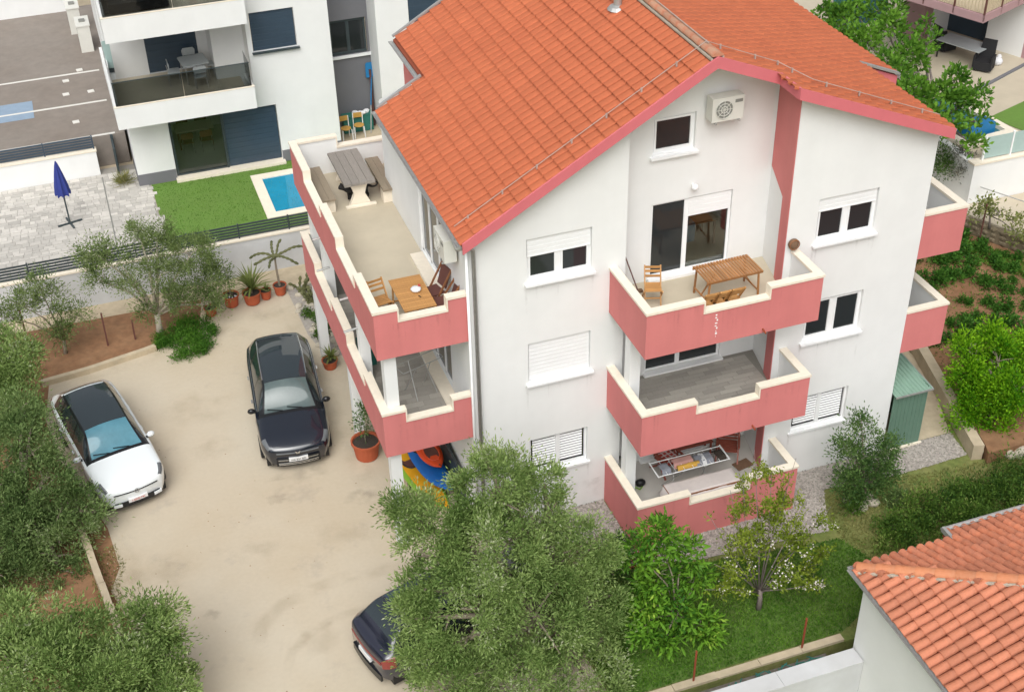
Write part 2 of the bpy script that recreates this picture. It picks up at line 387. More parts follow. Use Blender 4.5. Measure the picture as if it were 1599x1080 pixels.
def tree(name, label, base, clumps, tufts, per, L, W, leaf, seed=1, trunk_h=1., tr0=.16, bark='bark', group=None, cat='tree', forks=None, **kw):
    t = thing(name, label, cat, base, 0, group); b = Vector(base); rng = random.Random(seed)
    rel = [(c[0]-b.x, c[1]-b.y, c[2]-b.z, c[3]) for c in clumps]
    mb = MB().use(bark); lean = Vector((rng.uniform(-.1, .1), rng.uniform(-.1, .1), 0))
    top = Vector((0, 0, trunk_h))+lean
    mb.tube([(0, 0, -.05), lean*.5+Vector((0, 0, trunk_h*.45)), top], [tr0*1.25, tr0*.9, tr0*.8], 9)
    for c in rel:
        e = Vector(c[:3]); md = (top+e)/2+Vector((rng.uniform(-.15, .15), rng.uniform(-.15, .15), .1))
        mb.tube([top-Vector((0, 0, .05)), md, e], [tr0*.55, tr0*.35, tr0*.14], 6)
        for k in range(4):
            q = Vector((rng.uniform(-1, 1), rng.uniform(-1, 1), rng.uniform(-.3, 1))).normalized()*c[3]*.85
            s = md.lerp(e, rng.uniform(.3, 1)); mb.tube([s, s+q*.5+Vector((0, 0, .04)), s+q], [tr0*.2, tr0*.12, tr0*.04], 5)
    mb.build('trunk', parent=t, smooth=True)
    me = crown_mesh('crown', rel, tufts, per, L, W, leaf, seed, **kw)
    o = bpy.data.objects.new('crown', me); COL.objects.link(o); o.parent = t
    return t
def inside(pts, x, y):
    r = False; n = len(pts)
    for i in range(n):
        (a, b), (c, d) = pts[i], pts[(i+1) % n]
        if (b > y) != (d > y) and x < (c-a)*(y-b)/(d-b)+a: r = not r
    return r
def scatter(pts, n, seed):
    rng = random.Random(seed); xs = [p[0] for p in pts]; ys = [p[1] for p in pts]; o = []
    while len(o) < n:
        x, y = rng.uniform(min(xs), max(xs)), rng.uniform(min(ys), max(ys))
        if inside(pts, x, y): o.append((x, y))
    return o
def blades(name, pts, z, n, L, W, m, seed, lean=.6):
    rng = np.random.default_rng(seed); q = np.array(scatter(pts, n, seed)); C = np.column_stack([q, np.full(n, z)])
    D = unit(np.column_stack([rng.normal(size=(n, 2))*lean, np.ones(n)]))
    V, F = leaf_arrays(C, D, L, W, rng, .05)
    o = bpy.data.objects.new(name, arr_mesh(name, V, F, m)); COL.objects.link(o); o['kind'] = 'stuff'; return o

def stain(name, V, F, fade, m, parent=None, **tags):      # a thin sheet of dirt that fades out at its rim
    me = bpy.data.meshes.new(name); me.from_pydata(V, [], F); a = me.attributes.new('fade', 'FLOAT', 'POINT'); a.data.foreach_set('value', fade); me.materials.append(MATS[m]); me.update()
    o = bpy.data.objects.new(name, me); COL.objects.link(o); o.parent = parent; return ident(o, **tags)
def strip_stain(name, pts, w, z, m):
    V = []; F = []; fd = []; n = len(pts)
    for i, p in enumerate(pts):
        p = Vector((*p, z)); q = Vector((*pts[min(i+1, n-1)], z))-Vector((*pts[max(i-1, 0)], z)); s_ = Vector((-q.y, q.x, 0)).normalized()*w/2
        V += [p-s_, p-s_*.4, p+s_*.4, p+s_]; e = 0 if i in (0, n-1) else 1; fd += [0, e, e, 0]
        if i: b = 4*(i-1); F += [(b+k, b+k+1, b+k+5, b+k+4) for k in range(3)]
    return stain(name, V, F, fd, m, kind='structure')
def disc_stain(name, c, rx, ry, z, m, seed):
    rg = random.Random(seed); n = 18; rr = [rg.uniform(.7, 1.2) for _ in range(n)]
    V = [(c[0], c[1], z)]+[(c[0]+rx*.5*rr[k]*math.cos(2*PI*k/n), c[1]+ry*.5*rr[k]*math.sin(2*PI*k/n), z) for k in range(n)]+[(c[0]+rx*rr[k]*math.cos(2*PI*k/n), c[1]+ry*rr[k]*math.sin(2*PI*k/n), z) for k in range(n)]
    F = [(0, 1+k, 1+(k+1) % n) for k in range(n)]+[(1+k, 1+n+k, 1+n+(k+1) % n, 1+(k+1) % n) for k in range(n)]
    return stain(name, V, F, [1]*(n+1)+[0]*n, m, kind='structure')
def drip_stains(name, lst, y, m, parent):               # vertical runs below sills and copings; lst = (x, z top, width, length)
    V = []; F = []; fd = []
    for i, (x, z, w, l) in enumerate(lst):
        b = len(V)
        for r_, f in ((0, .9), (.3, 1), (.7, .5), (1, 0)):
            for c_ in (-1, -.3, .3, 1): V.append((x+c_*w/2*(1-.4*r_), y-i*.00004, z-l*r_)); fd.append(0 if abs(c_) == 1 else f)
        F += [(b+4*a+k, b+4*a+k+1, b+4*a+k+5, b+4*a+k+4) for a in range(3) for k in range(3)]
    o = stain(name, V, F, fd, m, parent, kind='stuff'); return o
# ================================================================== THE GROUND
sheet('ground', [(-260, -260), (260, -260), (260, 260), (-260, 260)], -.75, 'dry_grass')
sheet('yard_earth', [(-40, -6.62), (-40, 14.7), (15.0, 14.7), (15.0, 1.9), (13.9, -2.2), (40, -2.2), (40, -6.62)], -.03, 'dry_grass', thick=.7)
drive = [(-9.15, 3.6), (-9.0, 2.0), (-9.3, 1.2), (-8.9, -.4), (-9.0, -2), (-9.3, -6.6), (1.1, -6.6), (.9, -3.6), (.4, -.02), (.4, 13.6), (-4.9, 13.7),
         (-5.15, 13.2), (-5.3, 12.2), (-7.0, 11.3), (-9.0, 10.85), (-10.2, 10.7), (-10.4, 9.0), (-10.2, 7.0), (-9.6, 5.2)]
sheet('driveway', drive, 0, 'concrete')
bed = [(-13, 13.95), (-4.92, 13.75), (-5.2, 12.9), (-5.35, 12.3), (-7.1, 11.35), (-9.0, 10.95), (-13, 10.6)]
sheet('planting_bed', bed, .03, 'soil')
sheet('path', [(-13, 14.7), (-.2, 14.7), (-.2, 13.5), (-4.9, 13.72), (-13, 13.9)], .02, 'old_concrete', thick=.05)
sheet('side_soil', [(-22, 14.6), (-5.0, 14.6), (-5.0, 11.0), (-8.0, 9.5), (-8.0, -6.6), (-22, -6.6)], -.006, 'soil')
lawn_pts = [(1.2, -6.35), (7.0, -6.35), (9.3, -5.3), (8.6, -3.55), (7.2, -3.4), (5.0, -3.1), (3.3, -2.7), (1.1, -2.2), (1.0, -4)]
sheet('lawn', lawn_pts, -.018, 'lawn')
gpts = [(.35, -.02), (3.5, -.02), (3.5, -2.1), (8.06, -2.1), (8.06, -.9), (11.7, -.9), (13.75, -.93), (13.62, -1.9), (11.35, -1.95), (9.2, -1.75), (8.5, -3.2), (5.05, -2.98), (3.2, -2.6), (2.2, -1.3), (.5, -1.1)]
sheet('gravel_bed', gpts, -.008, 'gravel')
sheet('shed_path', [(11.6, -.9), (13.75, -.9), (14.9, 1.9), (14.9, 6), (11.6, 6)], -.012, 'old_concrete')
# gravel as small real stones
rng = np.random.default_rng(5)
def gravel(name, pts, z, n, r, m='gravel', seed=3):
    rg = np.random.default_rng(seed); q = np.array(scatter(pts, n, seed)); k = len(q)
    base = np.array([[1, 0, 0], [0, 1, 0], [-1, 0, 0], [0, -1, 0], [0, 0, .7]]); F0 = np.array([[0, 1, 4], [1, 2, 4], [2, 3, 4], [3, 0, 4]])
    s = r*(.5+rg.random((k, 1, 3))); a = rg.random(k)*6.28; c, sn = np.cos(a), np.sin(a)
    B = base[None]*s; V = B.copy(); V[:, :, 0] = B[:, :, 0]*c[:, None]-B[:, :, 1]*sn[:, None]; V[:, :, 1] = B[:, :, 0]*sn[:, None]+B[:, :, 1]*c[:, None]
    V += np.column_stack([q, np.full(k, z)])[:, None]
    F = (F0[None]+5*np.arange(k)[:, None, None]).reshape(-1, 3)
    o = bpy.data.objects.new(name, arr_mesh(name, V.reshape(-1, 3), F, m)); COL.objects.link(o); o['kind'] = 'stuff'
gravel('gravel', gpts, -.006, 9000, .035)
blades('lawn_grass', lawn_pts, -.02, 26000, .085, .022, 'grass_blade', 11, .8)
wild = [(8.6, -3.3), (8.9, -2.0), (11.4, -2.1), (13.8, -2.3), (17, -2.6), (17, -6.3), (7.2, -6.35), (9.2, -5.3)]
blades('meadow_grass', wild, -.03, 15000, .10, .022, 'dry_blade', 12, .9)
blades('wall_grass', [(-9.05, 2.9), (-8.85, 2.0), (-9.1, 1.2), (-8.85, -.4), (-9.6, -.6), (-9.75, 2.6)], .0, 1400, .07, .02, 'dry_blade', 13, .9)
gravel('drive_litter', [(-8.3, -6), (-8.3, 9.5), (-5.5, 11), (-2.4, 11), (-2.4, 0), (.3, -1.5), (-4.3, -6)], .002, 60, .016, 'soil', 19)
# pebbles and dry leaves at the concrete edge
gravel('pebbles', [(-8.8, 3.3), (-8.5, 1), (-8.6, -1), (-9.2, -1.5), (-9.3, 2.5)], .002, 120, .02, 'old_concrete', 9)

# ================================================================== THE PINK AND WHITE HOUSE
W_, YR, HH = 11.56, -.88, 2.9
house = thing('apartment_house', 'three storey white house with pink stepped balconies and an orange tiled gable roof', 'house', (0, 0, 0))
XA, ZA, XE, ZE = 5.79, 12.376, -.173, 8.978
SL = (ZA-ZE)/(XA-XE); SR = -.405
def zl(x): return ZE+SL*(x-XE)
def zr(x): return ZA+SR*(x-XA)
def zroof(x): return zl(x) if x < XA else zr(x)
def holes_wall(mb, y, x0, x1, z0, z1, holes, depth=.14, along='x', const=None, sgn=1):
    xs = sorted({x0, x1, *[h[0] for h in holes], *[h[1] for h in holes]}); zs = sorted({z0, z1, *[h[2] for h in holes], *[h[3] for h in holes]})
    P = (lambda a, z, d=0: (a, y+d*sgn, z)) if along == 'x' else (lambda a, z, d=0: (y+d*sgn, a, z))
    for i in range(len(xs)-1):
        for j in range(len(zs)-1):
            mx, mz = (xs[i]+xs[i+1])/2, (zs[j]+zs[j+1])/2
            if any(h[0] < mx < h[1] and h[2] < mz < h[3] for h in holes): continue
            mb.poly([P(xs[i], zs[j]), P(xs[i+1], zs[j]), P(xs[i+1], zs[j+1]), P(xs[i], zs[j+1])])
    for a, b, c, e in holes:
        for q in (((a, c), (a, e)), ((b, c), (b, e)), ((a, c), (b, c)), ((a, e), (b, e))):
            (u, s), (v, t) = q; mb.poly([P(u, s), P(v, t), P(v, t, depth), P(u, s, depth)])
WIN = [(1.44, 3.06, 7.33, 8.5), (1.44, 3.06, 4.43, 5.6), (1.44, 3.02, 1.5, 2.62)]
RWIN = [(8.49, 10.12, 7.33, 8.55), (8.49, 10.12, 4.43, 5.65), (8.49, 10.12, 1.5, 2.62)]
wl = MB().use('white_render')
holes_wall(wl, 0, 0, 3.93, -.05, 8.8, WIN)
wl.poly([(0, 0, 8.8), (3.93, 0, 8.8), (3.93, 0, zl(3.93)-.06), (0, 0, zl(0)-.06)])
wl.poly([(3.93, 0, -.05), (3.93, .62, -.05), (3.93, .62, zl(3.93)-.06), (3.93, 0, zl(3.93)-.06)])
RH = [(4.85, 7.0, 6.32, 8.37), (4.8, 5.88, 9.66, 10.62), (4.85, 7.0, 3.42, 5.45), (4.85, 7.0, .5, 2.55)]
holes_wall(wl, .62, 3.93, 8.0, -.05, 10.7, RH)
wl.poly([(3.93, .62, 10.7), (8.0, .62, 10.7), (8.0, .62, zr(8)-.06), (XA, .62, ZA-.06), (3.93, .62, zl(3.93)-.06)])
wl.poly([(7.7, YR, -.05), (8.0, .62, -.05), (8.0, .62, zr(8)-.06), (7.7, YR, zr(7.7)-.06)])
holes_wall(wl, YR, 7.7, W_, -.05, 9.6, RWIN)
wl.poly([(7.7, YR, 9.6), (W_, YR, 9.6), (W_, YR, zr(W_)-.06), (7.7, YR, zr(7.7)-.06)])
holes_wall(wl, W_, YR, 9.7, -.05, 9.5, [], along='y')
wl.poly([(W_, YR, 9.5), (W_, 9.7, 9.5), (W_, 9.7, zr(W_)-.06), (W_, YR, zr(W_)-.06)])
holes_wall(wl, 0, 0, 7.45, -.05, 8.9, [(1.75, 4.0, 6.32, 8.42), (1.75, 4.0, 3.42, 5.5)], along='y')
wl.poly([(0, 7.45, -.05), (1.3, 7.45, -.05), (1.3, 7.45, 9.5), (0, 7.45, 9.0)])
wl.poly([(1.3, 9.7, -.05), (W_, 9.7, -.05), (W_, 9.7, zr(W_)-.1), (XA, 9.7, ZA-.1), (1.3, 9.7, zl(1.3)-.1)])
wl.build('wall', parent=house)
MB().use('pink_render').poly([(1.3, 7.45, 6.0), (1.3, 9.7, 6.0), (1.3, 9.7, 9.7), (1.3, 7.45, 9.7)]).build('side_wall', parent=house)
# pink panel on the side of the right wing (wide above, narrow below)
def side(y, z, d=0): t = (y-YR)/(.62-YR); return (7.7+.3*t-d, y, z)
pk = MB().use('pink_render')
pol = [(YR, .4), (-.38, .4), (-.38, 8.52), (.55, 8.86), (.55, zr(8)-.1), (YR, zr(7.7)-.1)]
pk.prism([side(y, z, .004) for y, z in pol], (-.02, 0, 0)); pk.build('pink_panel', parent=house)

# windows -----------------------------------------------------------
def window(x0, x1, z0, z1, y, shut=.45, style='sash', par=house, sill=True, d=.08, split=2, m='white_trim', pane='dark_pane', sd=.12):
    f = MB().use(m); t = .06; y1 = y+d
    f.box(x0, x0+t, y1, y1+.05, z0, z1); f.box(x1-t, x1, y1, y1+.05, z0, z1)
    f.box(x0+t, x1-t, y1, y1+.05, z0, z0+t*1.4); f.box(x0+t, x1-t, y1, y1+.05, z1-t, z1)
    xs = [x0+t+(x1-x0-2*t)*i/split for i in range(split+1)]
    for i, xm in enumerate(xs[1:-1]): f.box(xm-.055, xm+.055, y1-.01, y1+.05, z0+t*1.4, z1-t)
    if style == 'sash':
        for i in range(split):
            a = xs[i]+(.055 if i else 0)+.003; b = xs[i+1]-(.055 if i < split-1 else 0)-.003; c = z0+t*1.4; e = z1-t
            for q in ((a, a+.045, c, e), (b-.045, b, c, e), (a+.045, b-.045, c, c+.05), (a+.045, b-.045, e-.05, e)): f.box(q[0], q[1], y1-.018, y1+.04, q[2], q[3])
    if sill: f.box(x0-.07, x1+.07, y-sd, y+d-.002, z0-.06, z0-.003); f.box(x0, x1, y-.01, y1+.02, z0-.002, z0+.02)
    fr = f.build('window', parent=par)
    if style == 'sash':
        for i in range(split): MB().use(pane).box(xs[i]+.02, xs[i+1]-.02, y1+.012, y1+.03, z0+t, z1-t).build('pane', parent=fr)
    if style == 'louvre':
        for i in range(split):
            a = xs[i]+.05; b = xs[i+1]-.05; n = 11
            MB().use('black').box(a, b, y1+.055, y1+.06, z0+.06, z1-.04).build('backing', parent=fr)
            hgt = (z1-z0-.2)/n
            sl_ = MB().use('white_trim').prism([(a, 0, 0), (a, -.008, .004), (a, -.034, -.034), (a, -.026, -.038)], (b-a, 0, 0)).mesh('slat')
            for k in range(n): place(sl_, 'slat', Matrix.Translation((0, y1+.045, z0+.14+hgt*(k+1)-.01)), fr)
    if shut > 0:
        s = MB().use('white_trim'); zt = z1-.005; n = max(1, int(shut/.055)); h = shut/n
        for k in range(n): s.box(x0+.03, x1-.03, y1-.035+(.004 if k % 2 else 0), y1-.022, zt-h*(k+1)+.004, zt-h*k)
        s.box(x0+.02, x1-.02, y1-.04, y1-.015, zt-shut-.03, zt-shut)
        s.build('roller_shutter', parent=fr)
    return fr
window(*WIN[0], 0, .46); window(*WIN[1], 0, 1.06); window(*WIN[2], 0, 0, 'louvre', sd=.06)
window(*RWIN[0], YR, .34); window(*RWIN[1], YR, .0); window(*RWIN[2], YR, 0, 'louvre', sd=.06)
window(4.8, 5.88, 9.66, 10.62, .62, 0, split=1)
# balcony doors (a real room stands behind the upper one)
def door(x0, x1, z0, z1, y, shut_r=0, par=house, clear=False):
    f = MB().use('white_trim'); y1 = y+.06; xm = x0+(x1-x0)*.44; t = .06
    f.box(x0, x0+t, y1, y1+.06, z0, z1); f.box(x1-t, x1, y1, y1+.06, z0, z1); f.box(x0+t, x1-t, y1, y1+.06, z1-t, z1)
    f.box(x0+t, x1-t, y1, y1+.06, z0, z0+.05); f.box(xm-.06, xm+.06, y1-.01, y1+.06, z0+.05, z1-t)
    f.box(x0-.05, x1+.05, y-.16, y1-.002, z0-.07, z0-.004)
    fr = f.build('balcony_door', parent=par)
    MB().use('dark_pane').box(x0+t, xm-.05, y1+.015, y1+.03, z0+.05, z1-t).build('pane', parent=fr)
    MB().use('clear_pane' if clear else 'dark_pane').box(xm+.05, x1-t, y1+.025, y1+.04, z0+.05, z1-t).build('pane', parent=fr)
    if shut_r:
        s = MB().use('white_trim'); n = 8; h = shut_r/n
        for k in range(n): s.box(xm+.05, x1-.02, y1-.03+(.004 if k % 2 else 0), y1-.015, z1-.03-h*(k+1)+.004, z1-.03-h*k)
        s.build('roller_shutter', parent=fr)
    return fr
door(*RH[0], .62, .5, clear=True); door(*RH[2], .62); door(*RH[3], .62)
rm = MB().use('floor_tile'); rm.poly([(4, .85, 6.3), (7.9, .85, 6.3), (7.9, 4.5, 6.3), (4, 4.5, 6.3)])
rm.use('grey_floor'); rm.poly([(4, 4.5, 6.3), (7.9, 4.5, 6.3), (7.9, 4.5, 8.8), (4, 4.5, 8.8)]); rm.poly([(4, .85, 6.3), (4, 4.5, 6.3), (4, 4.5, 8.8), (4, .85, 8.8)]); rm.poly([(7.9, .85, 6.3), (7.9, 4.5, 6.3), (7.9, 4.5, 8.8), (7.9, .85, 8.8)]); rm.poly([(4, .85, 8.8), (7.9, .85, 8.8), (7.9, 4.5, 8.8), (4, 4.5, 8.8)])
rm.build('room', parent=house)
it = thing('dining_table', 'brown table with a blue cloth behind the upper balcony door', 'table', (6.55, 1.9, 6.3))
q = MB().use('brown_wood').box(-.6, .6, -.4, .4, .7, .74); q.build('tabletop', parent=it)
for sx in (-1, 1):
    for sy in (-1, 1): MB().use('brown_wood').beam((sx*.54, sy*.34, 0), (sx*.54, sy*.34, .7), .05).build('leg', parent=it)
b = MB().use('bright_blue').box(-.45, -.05, -.43, -.405, .25, .76).box(-.45, -.05, -.43, .2, .745, .76).build('blue_cloth', loc=(6.55, 1.9, 6.3), label='blue cloth hanging from the table behind the glass door', cat='cloth')
# terrace sliding doors on the left wall
for z0, z1 in ((6.32, 8.42), (3.42, 5.5)):
    f = MB().use('white_trim')
    for y in (1.78, 2.5, 3.25, 3.95): f.box(.05, .11, y-.05, y+.05, z0, z1)
    f.box(.05, .11, 1.75, 4.0, z1-.07, z1); f.box(.05, .11, 1.75, 4.0, z0, z0+.06)
    fr = f.build('terrace_door', parent=house)
    for a, b_ in ((1.83, 2.45), (2.55, 3.2), (3.3, 3.9)): MB().use('dark_pane').box(.075, .09, a, b_, z0+.05, z1-.06).build('pane', parent=fr)
    MB().use('cream_stone').box(-.34, -.003, 1.0, 3.9, z0-.09, z0-.004).build('doorstep', parent=fr)

# parapets ------------------------------------------------------------
def run(par, axis, c, inn, a0, a1, segs, zb, t=.15, out='pink_render', cap0=0., cap1=0., l0=0., l1=0.):
    """a stepped parapet along x or y whose outer face lies at c; inn = +1/-1 points inwards; segs = [(a_end, ztop)]"""
    P = (lambda a, k, z: (a, c+inn*k, z)) if axis == 'x' else (lambda a, k, z: (c+inn*k, a, z))
    prof = []; a = a0
    for e, zt in segs: prof += [(a, zt), (e, zt)]; a = e
    pol = [(a0, zb)]+prof+[(a1, zb)]
    def V(k): return Vector(P(0, k, 0))-Vector(P(0, 0, 0))
    mb = MB().use(out).prism([P(u, 0, z) for u, z in pol], V(t*.55)); mb.build('parapet', parent=par)
    pol2 = [(max(u, a0+l0), max(z, zb+.005)-.002) for u, z in pol]; pol2 = [(min(u, a1-l1), z) for u, z in pol2]
    MB().use('white_render').prism([P(u, t*.55+.002, z) for u, z in pol2], V(t*.45)).build('parapet_lining', parent=par)
    a = a0; n = len(segs)
    for i, (e, zt) in enumerate(segs):
        lo = a-(cap0 if i == 0 else 0); hi = e+(cap1 if i == n-1 else 0); k0, k1 = -.025, t+.035
        up = i and segs[i-1][1] < zt; dn = i < n-1 and segs[i+1][1] < zt
        s = 1 if e > a else -1
        q = MB().use('cream_stone')
        def bx(u0, u1, z0, z1):
            A, B = P(u0, k0, z0), P(u1, k1, z1); q.box(min(A[0], B[0]), max(A[0], B[0]), min(A[1], B[1]), max(A[1], B[1]), z0, z1)
        bx(lo-(.035*s if up else 0), hi+(.035*s if dn else 0), zt+.001, zt+.065)
        if up: bx(a-.035*s, a-.001*s, segs[i-1][1]+.066, zt)
        if dn: bx(e+.001*s, e+.035*s, segs[i+1][1]+.066, zt)
        q.build('coping', parent=par); a = e
def balcony(name, pts, zf, zb, floor):
    mb = MB().use('white_render').prism([(x, y, zb+.004) for x, y in pts], (0, 0, zf-zb-.01)); mb.use(floor).poly([(x, y, zf) for x, y in pts])
    return mb.build(name, parent=house)
def planks(par, x0, x1, y0, y1, z, ok=lambda x, y: True, L=.6, Wd=.2, seed=1, along='x', lim=150):
    rg = random.Random(seed); me = MB().use('plank').box(-L/2+.004, L/2-.004, -Wd/2+.004, Wd/2-.004, 0, .012).mesh('floor_plank'); ms = []
    if along == 'x': rows = int((y1-y0)/Wd); n = int((x1-x0)/L)
    else: rows = int((x1-x0)/Wd); n = int((y1-y0)/L)
    for r in range(rows):
        off = (r % 3)*L/3
        for k in range(-1, n+1):
            u = k*L+off+L/2; v = r*Wd+Wd/2
            x, y = (x0+u, y0+v) if along == 'x' else (x0+v, y0+u)
            ex, ey = (L/2, Wd/2) if along == 'x' else (Wd/2, L/2)
            lo, hi = (max(x-ex, x0), min(x+ex, x1)) if along == 'x' else (max(y-ey, y0), min(y+ey, y1))
            if hi-lo < .06: continue
            sc = (hi-lo)/L
            if along == 'x': x = (lo+hi)/2
            else: y = (lo+hi)/2
            ms.append(Matrix.Translation((x, y, z+.003+rg.uniform(0, .002))) @ Matrix.Rotation(0 if along == 'x' else PI/2, 4, 'Z') @ Matrix.Diagonal((sc, 1, 1, 1)))
    pieces('floor_plank', 'floor_planks', me, ms, 'plank', par, lim)
HI, LO = 7.30, 6.99
for k in (0, 1):
    dz = -HH*k; zf = 6.25+dz; zb = 6.03+dz
    # left terrace
    pts = [(-2.22, .06), (-.002, .06), (-.002, 7.45), (1.29, 7.45), (1.29, 9.15), (-2.22, 9.15)]
    t = balcony('terrace', pts, zf, zb, 'floor_tile' if k == 0 else 'plank_bed')
    S = lambda *q: [(e, (HI if h else LO)+dz) for e, h in q]
    run(t, 'y', -2.24, 1, .05, 9.25, S((1.8, 1), (3.65, 0), (5.4, 1), (7.4, 0), (9.25, 1)), zb, cap0=.025, l0=.085, l1=.085)
    run(t, 'x', .05, 1, -2.156, -.004, S((-1.68, 1), (-.48, 0), (-.004, 1)), zb, cap0=-.103, l0=.068)
    run(t, 'x', 9.25, -1, -2.156, 1.29, S((-.95, 1), (.5, 0), (1.29, 1)), zb, out='white_render', cap0=-.103, l0=.068)
    if k:
        planks(t, -2.05, -.03, .22, 7.4, zf, L=.6, Wd=.2, seed=3)
        for x0_, x1_, y0_, y1_ in ((-2.06, -1.76, .25, .55), (-2.06, -1.8, 2.9, 3.2), (-2.06, -1.8, 6.9, 7.25), (-2.0, -1.75, 8.75, 9.05)):
            MB().use('white_render').box(x0_, x1_, y0_, y1_, zf-.1, 6.04).build('column', parent=t)
        for y in (3.0, 6.1): MB().use('galv').tube([(-2.05, y, 5.93-.9), (-2.42, y, 5.88-.9)], .03).build('drain_spout', parent=t)
    else:
        for y in (2.9, 6.0): MB().use('galv').tube([(-2.15, y, 6.05), (-2.45, y, 6.02)], .03).build('drain_spout', parent=t)
# ground floor columns below the left terrace
for y in (.2, 4.55, 8.95):
    MB().use('white_render').box(-2.12, -1.84, y, y+.28, -.05, 3.12).build('column', parent=house)
# front balconies
for k in (0, 1, 2):
    dz = -HH*k; zf = 6.25+dz if k < 2 else .45; zb = 6.02+dz if k < 2 else -.08; top = 7.235+dz if k < 2 else 1.41; low = top-.29
    pts = [(3.55, 0), (3.55, -2.1), (8.02, -2.1), (8.02, YR), (7.72, YR), (7.995, .61), (3.95, .61), (3.95, 0)]
    b = balcony('balcony', pts, zf, zb, ('floor_tile', 'plank_bed', 'grey_floor')[k])
    run(b, 'y', 3.53, 1, -2.12, -.003, [(-.003, top)], zb, cap0=.025, l0=.085)
    run(b, 'x', -2.12, 1, 3.614, 7.956, [(4.95, top), (6.67, low), (7.956, top)], zb, cap0=-.103, cap1=-.103, l0=.068, l1=.068)
    run(b, 'y', 8.04, -1, -2.12, YR-.003, [(YR-.003, top)], zb, cap0=.025, l0=.085)
    if k == 1: planks(b, 3.72, 7.68, -1.93, .6, zf, L=.6, Wd=.15, seed=5)
    if k < 2: MB().use('rust').tube([(6.55, -2.0, zb+.13), (6.55, -2.28, zb+.09)], .025).build('drain_spout', parent=b)
    if k: MB().use('white_render').box(3.70, 3.98, -.95, -.65, zf-.2, zf+2.68-(.0 if k == 1 else -.0)).build('column', parent=b)
# right side balconies
for k in (0, 1):
    dz = -HH*k; zf = 6.3+dz; zb = 6.2+dz; top = 7.45+dz
    pts = [(W_+.002, YR+.02), (12.8, YR+.02), (12.8, 3.4), (W_+.002, 3.4)]
    b = balcony('side_balcony', pts, zf, zb, 'grey_floor')
    run(b, 'x', YR-.0, 1, W_+.003, 12.736, [(12.736, top)], zb, cap1=-.103, l1=.068)
    run(b, 'y', 12.82, -1, YR, 3.4, [(3.4, top)], zb, cap0=.025, l0=.085, cap1=-.04)
    run(b, 'x', 3.55, -1, W_+.003, 12.82, [(12.82, top)], zb)

# roof ---------------------------------------------------------------
T1 = .10
rf = MB().use('roof_deck')
def deck(x0, x1, y0, y1, zf_):
    rf.prism([(x0, y0, zf_(x0)-.05), (x1, y0, zf_(x1)-.05), (x1, y1, zf_(x1)-.05), (x0, y1, zf_(x0)-.05)], (0, 0, -T1))
deck(XE, 1.07, -.35, 6.95, zl); deck(1.07, XA, -.35, 9.75, zl)
deck(XA, 7.42, -.35, 9.75, zr); deck(7.42, 11.62, -1.23, 9.75, zr); deck(11.62, 12.72, 2.75, 9.75, zr)
roof = rf.build('roof', parent=house)
def tile_mesh(w, L, h=.04, lip=.04):
    pr = [(-.435, -.9), (-.425, .2), (-.36, .75), (-.17, 1.0), (.13, 1.0), (.34, .8), (.42, .3), (.435, -.9)]
    V = [(-L*.06, u*w, hh*h+lip) for u, hh in pr]+[(L, u*w*.985, hh*h*.8-.004) for u, hh in pr]+[(-L*.045, u*w, hh*h+lip*.3) for u, hh in pr]
    n = len(pr); F = [(i, i+1, n+i+1, n+i) for i in range(n-1)]+[(2*n+i, 2*n+i+1, i+1, i) for i in range(1, n-2)]
    return MB().use('roof_tile').add(V, F)
TW, TL = .265, .395
def slope_tiles(x0, x1, y0, y1, zf_, sgn, seed, skip=None):
    """matrices of tiles whose local x runs up the slope and y across it"""
    s = SL if sgn > 0 else -SR; up = Vector((sgn, 0, s)).normalized(); ac = Vector((0, 1, 0))*sgn; nn = up.cross(ac)
    rg = random.Random(seed); ms = []; R3 = Matrix((up, ac, nn)).transposed().to_4x4()
    ln = abs(x1-x0)*math.sqrt(1+s*s); rows = int(ln/TL+.5); cols = int(round((y1-y0)/TW)); wv = (y1-y0)/cols
    for r in range(rows):
        for c in range(cols):
            d = r*TL; x = x0+sgn*d/math.sqrt(1+s*s)
            p = Vector((x, y0+(c+.5)*wv, zf_(x)-.045))+nn*rg.uniform(0, .006)
            ms.append(Matrix.Translation(p) @ R3 @ Matrix.Rotation(rg.uniform(-.012, .012), 4, 'Z') @ Matrix.Rotation(rg.uniform(-.02, .02), 4, 'X'))
    return ms
tm = tile_mesh(TW, TL).mesh('roof_tile')
cos_l = math.sqrt(1+SL*SL)
left = slope_tiles(XE-.03, XA-.12, -.37, 6.95, zl, 1, 1)
n_in = round((1.09-XE)*cos_l/TL); left += slope_tiles(XE-.03+n_in*TL/cos_l, XA-.12, 6.95, 9.75, zl, 1, 2)
pieces('roof_tile', 'roof_tile_field', tm, left, 'roof_tile', roof)
right = slope_tiles(11.65, 7.42, -1.25, -.37, zr, -1, 3)+slope_tiles(11.65, XA+.12, -.37, 9.75, zr, -1, 4)+slope_tiles(12.75, 11.65, 2.75, 9.75, zr, -1, 5)
join_pieces('right_tile_field', tm, right, 'roof_tile', roof)
